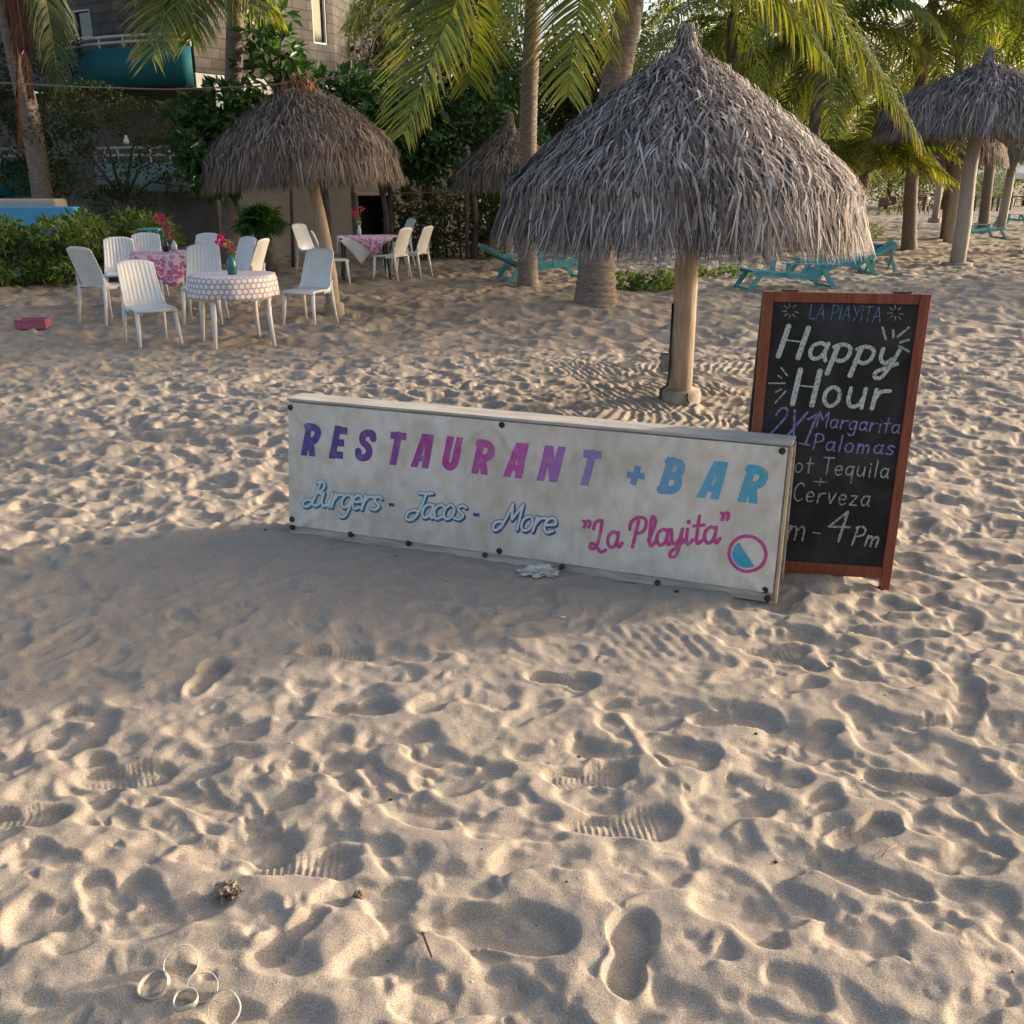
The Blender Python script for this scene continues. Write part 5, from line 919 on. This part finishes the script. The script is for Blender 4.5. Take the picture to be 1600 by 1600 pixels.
def sdf_mesh(strokes, width, cell, to3d, slab=None, grow=0.0, off=(0, 0)):
    """fill all strokes as one outline (marching squares); strokes already in plane metres"""
    allp = np.array([q for _, pts, _ in strokes for q in pts]); wmax = width * 1.6 + grow + cell * 3
    x0, y0 = allp.min(0) - wmax; x1, y1 = allp.max(0) + wmax
    if slab: y0 = max(y0, slab[0] - cell * 2); y1 = min(y1, slab[1] + cell * 2)
    nx = int((x1 - x0) / cell) + 2; ny = int((y1 - y0) / cell) + 2; D = np.full((ny, nx), 9.0)
    for kind, pts, w in strokes:
        hw = width * w / 2 + grow
        for a, b in zip(pts, pts[1:]):
            a = np.array(a); b = np.array(b); lo = np.minimum(a, b) - hw - cell * 3; hi = np.maximum(a, b) + hw + cell * 3
            i0 = max(0, int((lo[0] - x0) / cell)); i1 = min(nx, int((hi[0] - x0) / cell) + 2); j0 = max(0, int((lo[1] - y0) / cell)); j1 = min(ny, int((hi[1] - y0) / cell) + 2)
            if i1 <= i0 or j1 <= j0: continue
            X = (x0 + np.arange(i0, i1) * cell)[None, :]; Y = (y0 + np.arange(j0, j1) * cell)[:, None]; d = b - a; l2 = max(d @ d, 1e-12)
            if kind in 'bv':
                u = d / math.sqrt(l2); c = (a + b) / 2; px_ = np.abs((X - c[0]) * u[0] + (Y - c[1]) * u[1]) - math.sqrt(l2) / 2; py_ = np.abs(-(X - c[0]) * u[1] + (Y - c[1]) * u[0]) - hw; dd = np.maximum(px_, py_)
            else:
                t = np.clip(((X - a[0]) * d[0] + (Y - a[1]) * d[1]) / l2, 0, 1); dd = np.hypot(X - a[0] - d[0] * t, Y - a[1] - d[1] * t) - hw
            D[j0:j1, i0:i1] = np.minimum(D[j0:j1, i0:i1], dd)
    if slab: Y = (y0 + np.arange(ny) * cell)[:, None]; D = np.maximum(D, np.maximum(slab[0] - Y, Y - slab[1]))
    ins = D < 0; anyc = ins[:-1, :-1] | ins[1:, :-1] | ins[:-1, 1:] | ins[1:, 1:]; V = []; F = []; key = {}
    def vert(k, p):
        if k not in key: key[k] = len(V); V.append(to3d(p[0] + off[0], p[1] + off[1]))
        return key[k]
    for j, i in zip(*np.nonzero(anyc)):
        cs = [(j, i), (j, i + 1), (j + 1, i + 1), (j + 1, i)]; poly = []
        for q in range(4):
            a, b = cs[q], cs[(q + 1) % 4]; da, db = D[a], D[b]
            if da < 0: poly.append(vert(a, (x0 + a[1] * cell, y0 + a[0] * cell)))
            if (da < 0) != (db < 0):
                t = da / (da - db); k = (a, b) if a < b else (b, a); poly.append(vert(k, (x0 + (a[1] + (b[1] - a[1]) * t) * cell, y0 + (a[0] + (b[0] - a[0]) * t) * cell)))
        if len(poly) >= 3: F.append(poly)
    return V, F
def letters(name, strokes, width, cell, to3d, material, parent, **k):
    V, F = sdf_mesh(strokes, width, cell, to3d, **k); me = bpy.data.meshes.new(name); me.from_pydata(V, [], F); me.polygons.foreach_set('use_smooth', [True] * len(F)); me.update(); return link(name, me, material, parent)
def place(strokes, s, a, b, w, jig=0, seed=0):
    """scale unit strokes by s (height), put on the baseline a->b"""
    a = np.array(a); b = np.array(b); d = unit(b - a); nrm = np.array([-d[1], d[0]]); return [(k, [tuple(a + d * (p_[0] * s) + nrm * (p_[1] * s)) for p_ in pts], ww) for k, pts, ww in strokes]

# ------------------------------------------------------------------ banner sign
SL = 2.274; SH = .635; sa = Vector((-1.074, 4.348)); sb = Vector((1.049, 3.533)); sang = math.atan2(sb.y - sa.y, sb.x - sa.x); LEAN = .075
sg = empty('banner_sign', (sa.x, sa.y, -.005), 'long weathered white wooden sandwich board with a printed restaurant banner, standing on the sand', 'sign', rz=sang)
lean_m = Matrix.Rotation(-math.atan2(LEAN, SH), 3, 'X')
def wr(u, v):
    """wrinkles of the vinyl (metres out of the plane)"""
    e = min(1, u / .05, (SL - u) / .05, v / .03, (SH - v) / .03); e = max(e, 0)
    a = mnoise.noise((u * 2.2, v * 6, 1.3)) * .004 + mnoise.noise((u * 9 + v * 5, v * 3 - u, 4.1)) * .0016
    for cu, cv, dx, dy in ((.0, SH, 1, -1), (1.03, SH, 1, -1.1), (SL, SH, -1, -1), (0, 0, 1, .7), (SL, 0, -1, .9), (1.03, SH, -1, -.9)):
        x = u - cu; y = v - cv; n_ = math.hypot(dx, dy); al = (x * dx + y * dy) / n_; ac = (x * -dy + y * dx) / n_
        if al > 0: a += .009 * math.exp(-(ac / (.008 + al * .09)) ** 2) * math.exp(-al / .2) * math.cos(ac / (.02 + al * .1) * 2.2)
    return .008 + 1.7 * a * e
def S3(u, v, o=0.0): p_ = lean_m @ Vector((u, -(wr(u, v) + o) - .0, v)); return (p_.x, p_.y, p_.z)
def SB(u, v, o): p_ = lean_m @ Vector((u, o, v)); return Vector((p_.x, p_.y, p_.z))
mb = MB()   # front frame: boards behind the vinyl
for (u0, v0, u1, v1) in ((0, .03, SL, .03), (0, SH - .03, SL, SH - .03)): mb.beam(SB(u0, v0, .017), SB(u1, v1, .017), .03, .06, up=tuple(lean_m @ Vector((0, 0, 1))))
for u in (.03, SL * .33, SL * .66, SL - .03): mb.beam(SB(u, .061, .0165), SB(u, SH - .061, .0165), .06, .028, up=tuple(lean_m @ Vector((0, 1, 0))))
mb.build('front_frame', M['wood_white'], sg, .003)
nu, nv = 190, 56; V = [S3(.004 + (SL - .008) * i / nu, .045 + (SH - .047) * j / nv) for j in range(nv + 1) for i in range(nu + 1)]
F = [(j * (nu + 1) + i, j * (nu + 1) + i + 1, (j + 1) * (nu + 1) + i + 1, (j + 1) * (nu + 1) + i) for j in range(nv) for i in range(nu)]
mb = MB(); mb.beam(SB(SL + .0075, .0, .016), SB(SL + .0075, SH, .016), .013, .034, up=tuple(lean_m @ Vector((0, -1, 0)))); mb.build('end_strip', M['pine'], sg, .002)
bn = link('banner', np_mesh('banner', V, F, smooth=True), M['vinyl'], sg)
# top board and back leaf
topz = SB(0, SH, 0); mb = MB(); mb.box((SL / 2 + .002, topz.y + .066, topz.z + .009), (SL + .02, .132, .014)); mb.build('top_board', M['wood_grey'], sg, .003)
bk = empty('tmp', (0, 0, 0)); bpy.data.objects.remove(bk)
mb = MB(); b_t = Vector((0, topz.y + .115, topz.z)); b_b = Vector((0, topz.y + .15, .0))
for (u, w) in ((.035, .06), (SL * .5, .06), (SL - .014, .06)): mb.beam((u, b_b.y, b_b.z), (u, b_t.y, b_t.z - .006), w, .03, up=(0, 1, 0))
mb.beam((.07, b_b.y - .002, .05), (SL - .07, b_b.y - .002, .05), .028, .07); mb.beam((.07, b_t.y + .02, topz.z - .07), (SL - .07, b_t.y + .02, topz.z - .07), .028, .07)
mb.build('back_frame', M['wood_white'], sg, .003)
mb = MB(); d_ = (b_t - b_b).normalized(); mb.shell(lambda u, v: (.02 + (SL - .04) * u, b_b.y + .022 + (b_t.y - b_b.y) * v, .03 + (topz.z - .05) * v), 6, 3, .008); mb.build('back_panel', M['wood_dark'], sg)
n_in = lean_m @ Vector((0, -1, 0))
def rivet(u, v, r=.0135, m_=None, o=.0):
    c_ = Vector(S3(u, v)); mb = MB(); q = Matrix((lean_m @ Vector((1, 0, 0)), lean_m @ Vector((0, 0, 1)), n_in)).transposed(); prof = [(r, -.006), (r, .002), (r * .85, .005), (r * .7, .0035), (r * .35, .0035), (r * .3, .006), (.001, .0065)]; k = 16; vs = [c_ + q @ Vector((rr * (1 + (.06 if (i % 2 and rr == r) else 0)) * math.cos(2 * math.pi * i / k), rr * (1 + (.06 if (i % 2 and rr == r) else 0)) * math.sin(2 * math.pi * i / k), z)) for rr, z in prof for i in range(k)]
    mb.add(vs, [(a * k + i, a * k + (i + 1) % k, (a + 1) * k + (i + 1) % k, (a + 1) * k + i) for a in range(len(prof) - 1) for i in range(k)], True); return mb.build('rivet', m_ or M['rust'], sg)
def suv(px, py):
    r = ray(px, py); o = CP - np.array([sa.x, sa.y, -.005]); c_, s_ = math.cos(-sang), math.sin(-sang); rot = lambda q: Vector((q[0] * c_ - q[1] * s_, q[0] * s_ + q[1] * c_, q[2])); inv = lean_m.transposed(); o2 = inv @ rot(o); r2 = inv @ rot(r); t = (-.008 - o2.y) / r2.y; h = o2 + r2 * t; return np.array([h.x, h.z])
for px, py in ((450, 636), (784, 662), (1223, 698), (454, 811), (455, 824), (548, 835), (638, 849), (780, 861), (1195, 922), (1200, 935)):
    u, v = suv(px, py); rivet(min(max(u, .02), SL - .02), min(max(v, .016), SH - .016))
for px, py in ((757, 868), (878, 886), (1027, 912)): u, v = suv(px, py); rivet(u, max(v, .018), .012, M['rust_red'])
# RESTAURANT + BAR: each letter at its own place on the banner
title = [('R', 468, 710), ('E', 512, 716), ('S', 553, 721), ('T', 600, 726), ('A', 638, 732), ('U', 685, 738), ('R', 733, 741), ('A', 782, 748), ('N', 836, 754), ('T', 897, 760), ('+', 967, 762), ('B', 1024, 775), ('A', 1084, 782), ('R', 1148, 788)]
u0, v0 = suv(469, 711); u1, v1 = suv(1187, 788); hs = suv(493, 662)[1] - v0
lt = []
for ch, px, py in title:
    adv, st = BLOCK[ch]; u, v = suv(px, py); sc = (.115 if ch != '+' else .10); base = v0 + (v1 - v0) * (u - u0) / (u1 - u0)
    lt.append((ch, u, base, sc))
TH = hs
ls = []; word = []
for n_l, (ch, u, v, sc) in enumerate(lt):
    adv, st = BLOCK[ch]; ww = .098 / .6
    for kind, pts, w in st:
        pp = catmull(pts) if kind == 'c' else pts
        word.append(0 if n_l < 10 else 1 if n_l == 10 else 2); ls.append((kind, [(u + x_ * ww + .20 * y_ * TH, v + y_ * TH) for x_, y_ in pp], w))
# slabs follow the baseline: raise to a sheared frame so each letter is cut level
slope = (v1 - v0) / (u1 - u0)
ls2 = [(k, [(x_, y_ - (v0 + slope * (x_ - u0))) for x_, y_ in pts], w) for k, pts, w in ls]
for w_ in (0, 1, 2): letters('title_lettering', [q for q, k_ in zip(ls2, word) if k_ == w_], .0335, .0025, lambda x_, y_: S3(x_, y_ + v0 + slope * (x_ - u0), .0012), M['ink_title'], sg, slab=(0, TH))
# scripts
def script(text, pa, pb, hpx, w, shear=.25, track=-.02, font=SCRIPT):
    a = suv(*pa); b = suv(*pb); s = hpx; st, W_ = layout(text, font, np.linalg.norm(b - a) / s, track, shear); return place(st, s, a, b, w)
for text, pa, pb in (('Burgers', (477, 789), (593, 797)), ('Tacos', (636, 808), (724, 812)), ('More', (772, 826), (866, 832))):
    sc = script(text, pa, pb, .116, .01, .36)
    letters('script_shadow', sc, .0108, .0018, lambda x_, y_: S3(x_, y_, .0010), M['ink_shadow'], sg, grow=.0038, off=(.0045, -.0065))
    letters('script_outline', sc, .0108, .0018, lambda x_, y_: S3(x_, y_, .0018), M['ink_script'], sg, grow=.0036)
    letters('script_lettering', sc, .0108, .0018, lambda x_, y_: S3(x_, y_, .0026), M['ink_white'], sg)
dash = [('b', [tuple(suv(608, 788)), tuple(suv(617, 789))], 1), ('b', [tuple(suv(739, 804)), tuple(suv(749, 805))], 1)]
letters('hyphens', dash, .016, .002, lambda x_, y_: S3(x_, y_, .0012), M['ink_navy'], sg)
pl = script('"La Playita"', (908, 858), (1137, 848), .122, .015, .16, .02)
letters('name_lettering', pl, .0145, .002, lambda x_, y_: S3(x_, y_, .0012), M['ink_pink'], sg)
cu, cv = suv(1168, 865); r_ = .072
ring = [('l', [(cu + r_ * math.cos(a), cv + r_ * math.sin(a)) for a in np.linspace(0, 2 * math.pi, 60)], 1)]; letters('emblem_ring', ring, .014, .002, lambda x_, y_: S3(x_, y_, .0012), M['ink_pink'], sg)
rad2 = r_ * .78; aa = np.linspace(R_(128), R_(308), 40); V = [S3(cu - .003 + rad2 * k_ * math.cos(a), cv - .003 + rad2 * k_ * math.sin(a), .0012) for k_ in (1.0,) for a in aa]; me = bpy.data.meshes.new('emblem_wedge'); me.from_pydata(V, [], [tuple(range(len(V)))]); link('emblem_wedge', me, M['ink_teal'], sg)

# ------------------------------------------------------------------ chalkboard
BW, BH = .612, 1.215; ba = np.array([1.579 - math.cos(-.173) * BW, 3.701 - math.sin(-.173) * BW]); bang = -.173; BL = -.02
cb = empty('chalkboard_sign', (ba[0], ba[1], -.015), 'black chalkboard sandwich board with reddish wooden frame and chalk happy hour offers', 'sign', rz=bang)
bm_ = Matrix.Rotation(-math.atan2(BL, BH), 3, 'X')
def B3(u, v, o=0.0): return bm_ @ Vector((u, -o, v))
rail = .039; upv = tuple(bm_ @ Vector((0, -1, 0)))
for a, b, w in (((rail / 2, 0), (rail / 2, BH), rail), ((BW - rail / 2, 0), (BW - rail / 2, BH), rail)): mb = MB(); mb.beam(B3(*a), B3(*b), w, .034, up=upv); mb.build('frame_stile', M['mahogany'], cb, .003)
for v in (BH - rail / 2, .075): mb = MB(); mb.beam(B3(rail + .001, v), B3(BW - rail - .001, v), rail + (.012 if v < .5 else 0), .030, up=upv); mb.build('frame_rail', M['mahogany'], cb, .003)
mb = MB(); mb.beam(B3(BW / 2, .07, -.002), B3(BW / 2, BH - .02, -.002), BW - .06, .012, up=upv); mb.build('board', M['black'], cb)
# back leaf hinged at the top
mb = MB(); yb = .34
for u in (rail / 2, BW - rail / 2): mb.beam((u, .045 + BL, BH - .01), (u, yb, 0.06), rail, .03, up=(0, 1, 0))
for t in (.03, .9): mb.beam((rail, .045 + (yb - .045) * t, BH - .02 - (BH - .05) * t), (BW - rail, .045 + (yb - .045) * t, BH - .02 - (BH - .05) * t), .03, .045)
mb.build('back_leaf_frame', M['wood_dark'], cb, .003); mb = MB(); mb.shell(lambda u, v: (.04 + (BW - .08) * u, .05 + (yb - .05) * (.04 + .86 * v), BH - .04 - (BH - .1) * (.04 + .86 * v)), 4, 4, .006); mb.build('back_board', M['wood_dark'], cb)
for u in (.1, BW - .1): mb = MB(); mb.box((u, .02 + BL, BH + .003), (.06, .05, .006)); mb.build('hinge', M['rust'], cb)
def buv(px, py):
    r = ray(px, py); o = CP - np.array([ba[0], ba[1], -.015]); c_, s_ = math.cos(-bang), math.sin(-bang); rot = lambda q: Vector((q[0] * c_ - q[1] * s_, q[0] * s_ + q[1] * c_, q[2])); inv = bm_.transposed(); o2 = inv @ rot(o); r2 = inv @ rot(r); t = (-.008 - o2.y) / r2.y; h = o2 + r2 * t; return np.array([h.x, h.z])
def C3(u, v): return B3(u, v, .0058)
def chalkline(text, pa, pb, hpx, w, material, name='chalk_writing', shear=.1, track=.06, jit=.015, seed=0):
    a = buv(*pa); b = buv(*pb); s = np.linalg.norm(buv(pa[0], pa[1] - hpx) - a); st, W_ = layout(text, HAND, np.linalg.norm(b - a) / s, track, shear, jit, seed); letters(name, place(st, s, a, b, w), w, .0012, C3, material, cb)
chalkline('LA PlAYITA', (1263, 498), (1376, 503), 23, .0042, M['chalk_blue'], shear=.05, seed=1)
chalkline('Happy', (1214, 556), (1399, 574), 47, .015, M['chalk_white'], shear=.12, track=.1, jit=.0, seed=2)
chalkline('Hour', (1236, 631), (1384, 640), 53, .0155, M['chalk_white'], shear=.06, track=.13, jit=.0, seed=3)
chalkline('2X1', (1198, 684), (1262, 696), 50, .0085, M['chalk_violet'], shear=.1, track=.1, seed=4)
chalkline('Margarita', (1274, 667), (1405, 678), 24, .0062, M['chalk_violet'], shear=.05, track=.1, seed=5)
chalkline('Palomas', (1268, 703), (1396, 711), 25, .0068, M['chalk_violet'], shear=.08, track=.14, seed=6)
chalkline('Shot Tequila', (1207, 736), (1388, 747), 26, .0060, M['chalk_thin'], shear=.03, track=.14, seed=7)
chalkline('+', (1269, 760), (1290, 761), 17, .0045, M['chalk_thin'], seed=8)
chalkline('Cerveza', (1238, 782), (1358, 792), 28, .0062, M['chalk_thin'], shear=.05, track=.16, seed=9)
chalkline('m', (1228, 843), (1258, 845), 40, .0075, M['chalk_thin'], seed=10); chalkline('-', (1266, 839), (1283, 841), 22, .0052, M['chalk_thin'], seed=11)
chalkline('4', (1292, 838), (1326, 840), 40, .0095, M['chalk_thin'], seed=12); chalkline('Pm', (1329, 851), (1372, 855), 29, .0085, M['chalk_thin'], shear=.15, track=.12, seed=13)
def rays(segs, w, material):
    letters('chalk_rays', [('l', [tuple(buv(*a)), tuple(buv(*b))], 1) for a, b in segs], w, .0012, C3, material, cb)
rays([((1379, 512), (1384, 530)), ((1396, 516), (1396, 527)), ((1420, 512), (1403, 526)), ((1407, 535), (1420, 531)), ((1405, 541), (1420, 549))], .009, M['chalk_thin'])
rays([((1221, 575), (1230, 587)), ((1216, 587), (1221, 591)), ((1201, 599), (1226, 599)), ((1212, 613), (1221, 608)), ((1211, 630), (1228, 611))], .0065, M['chalk_thin'])
for cx, cy in ((1235, 486), (1400, 489)): rays([((cx + 6 * math.cos(a), cy + 6 * math.sin(a)), (cx + 13 * math.cos(a), cy + 12 * math.sin(a))) for a in (.2, .95, 1.7, 2.4, 3.1, 3.9, 4.6, 5.4)], .003, M['chalk_thin'])

# ------------------------------------------------------------------ litter on the sand
def lump(name, p, r, sq_, m_, label, cat, seed, amp=.35, fr=3.0, sub=4):
    import bmesh
    bm = bmesh.new(); bmesh.ops.create_icosphere(bm, subdivisions=sub, radius=1)
    for v in bm.verts: c_ = v.co.normalized(); k = 1 + amp * (mnoise.noise(c_ * fr * .5 + Vector((seed, 0, 0))) + .6 * mnoise.noise(c_ * fr * 1.4 + Vector((0, seed, 0)))) + amp * .3 * abs(mnoise.noise(c_ * fr * 4 + Vector((0, 0, seed)))); v.co = Vector((c_.x * r * sq_[0], c_.y * r * sq_[1], c_.z * r * sq_[2])) * k
    me = bpy.data.meshes.new(name); bm.to_mesh(me); bm.free(); o = link(name, me, m_); o.location = p; return tag(o, label, cat)
lump('rock', on(355, 1400, .012), .028, (1.15, .8, .75), M['rock'], 'pitted grey-brown rock lump on the sand above the six-pack ring', 'rock', 3, .5, 4)
lump('stone', on(560, 1398, .006), .014, (.95, .9, .8), M['stone'], 'small brown stone on the sand right of the rock lump', 'stone', 5, .35, 2.5, 3)
lump('paper_scrap', on(845, 900, .018), .028, (2.2, 1.1, .75), M['paper'], 'crumpled white paper scrap at the foot of the banner sign', 'litter', 8, .8, 5)
lump('paper_scrap', on(880, 965, .004), .008, (1.3, .8, .5), M['paper'], 'tiny white paper fleck on the sand in front of the banner sign', 'litter', 9, .5, 3, 3)
p = on(667, 1482, .006); mb = MB(); mb.tube([(-.012, .035, .002), (-.003, .008, .004), (.014, -.035, .0)], [.0028, .003, .0022], 6); o = mb.build('twig', M['twig'], None, loc=p); tag(o, 'short dark twig on the sand near the bottom edge', 'twig')
p = on(1385, 1332, .004); mb = MB(); mb.tube([(-.02, -.02, .002), (.0, .0, .006), (.035, .025, .002)], .0016, 5); o = mb.build('twig', M['rope'], None, loc=p); tag(o, 'thin pale straw on the sand at the lower right', 'twig')
rr = random.Random(8)
for i, (px, py, lab) in enumerate(((1214, 1332, 'tiny black pebble on the sand right of centre near the bottom'), (415, 828, 'small dark bark chip on the sand left of the banner sign'), (1182, 1140, 'tiny dark pebble below the banner sign corner'), (470, 893, 'dark chip on the sand under the left part of the banner sign'), (618, 870, 'dark chip on the sand under the word Burgers'), (610, 1240, 'dark speck of bark on the sand at mid left'), (1057, 927, 'dark chip under the right part of the banner sign'), (905, 1170, 'small dark pebble among footprints below centre'))):
    lump('pebble', on(px, py, .002), rr.uniform(.004, .008), (1.2, .9, .7), M['rust'], lab, 'pebble', i + 20, .3, 2, 2)
for i in range(46):
    p = (rr.uniform(-1.6, 1.9), rr.uniform(1.35, 4.2)); lump('debris_speck', Vector((p[0], p[1], gz(*p) + .001)), rr.uniform(.0016, .0036), (1.3, .9, .6), M['rust'] if i % 3 else M['paper'], 'tiny speck of bark or shell on the foreground sand', 'speck', i + 60, .3, 2, 1)['group'] = 'specks strewn on the foreground sand'
# six-pack ring
sp = on(290, 1545, .004); mb = MB()
for (px, py, rx, tiltx, tz) in ((283, 1506, .030, .75, .3), (240, 1538, .027, .5, -.5), (316, 1543, .026, .7, .4), (350, 1576, .027, .7, .1), (290, 1562, .020, .15, .0)):
    rx *= 1.22; c_ = Vector(G(px, py, sp.z + .01)) - sp; q = Matrix.Rotation(tz, 3, 'Z') @ Matrix.Rotation(tiltx, 3, 'X'); k = 28; vs = []
    for r_i, zz in ((rx, -.007), (rx, .007), (rx - .002, .007), (rx - .002, -.007)): vs += [c_ + q @ Vector((r_i * math.cos(2 * math.pi * i / k), r_i * (1.02 + .10 * math.sin(4 * math.pi * i / k + px)) * math.sin(2 * math.pi * i / k), zz + .004 * math.sin(4 * math.pi * i / k + py))) for i in range(k)]
    mb.add(vs, [(a * k + i, a * k + (i + 1) % k, ((a + 1) % 4) * k + (i + 1) % k, ((a + 1) % 4) * k + i) for a in range(4) for i in range(k)], True)
o = mb.build('six_pack_ring', M['film'], None, loc=sp); tag(o, 'clear plastic six-pack ring carrier half buried in the sand at the bottom left', 'litter')
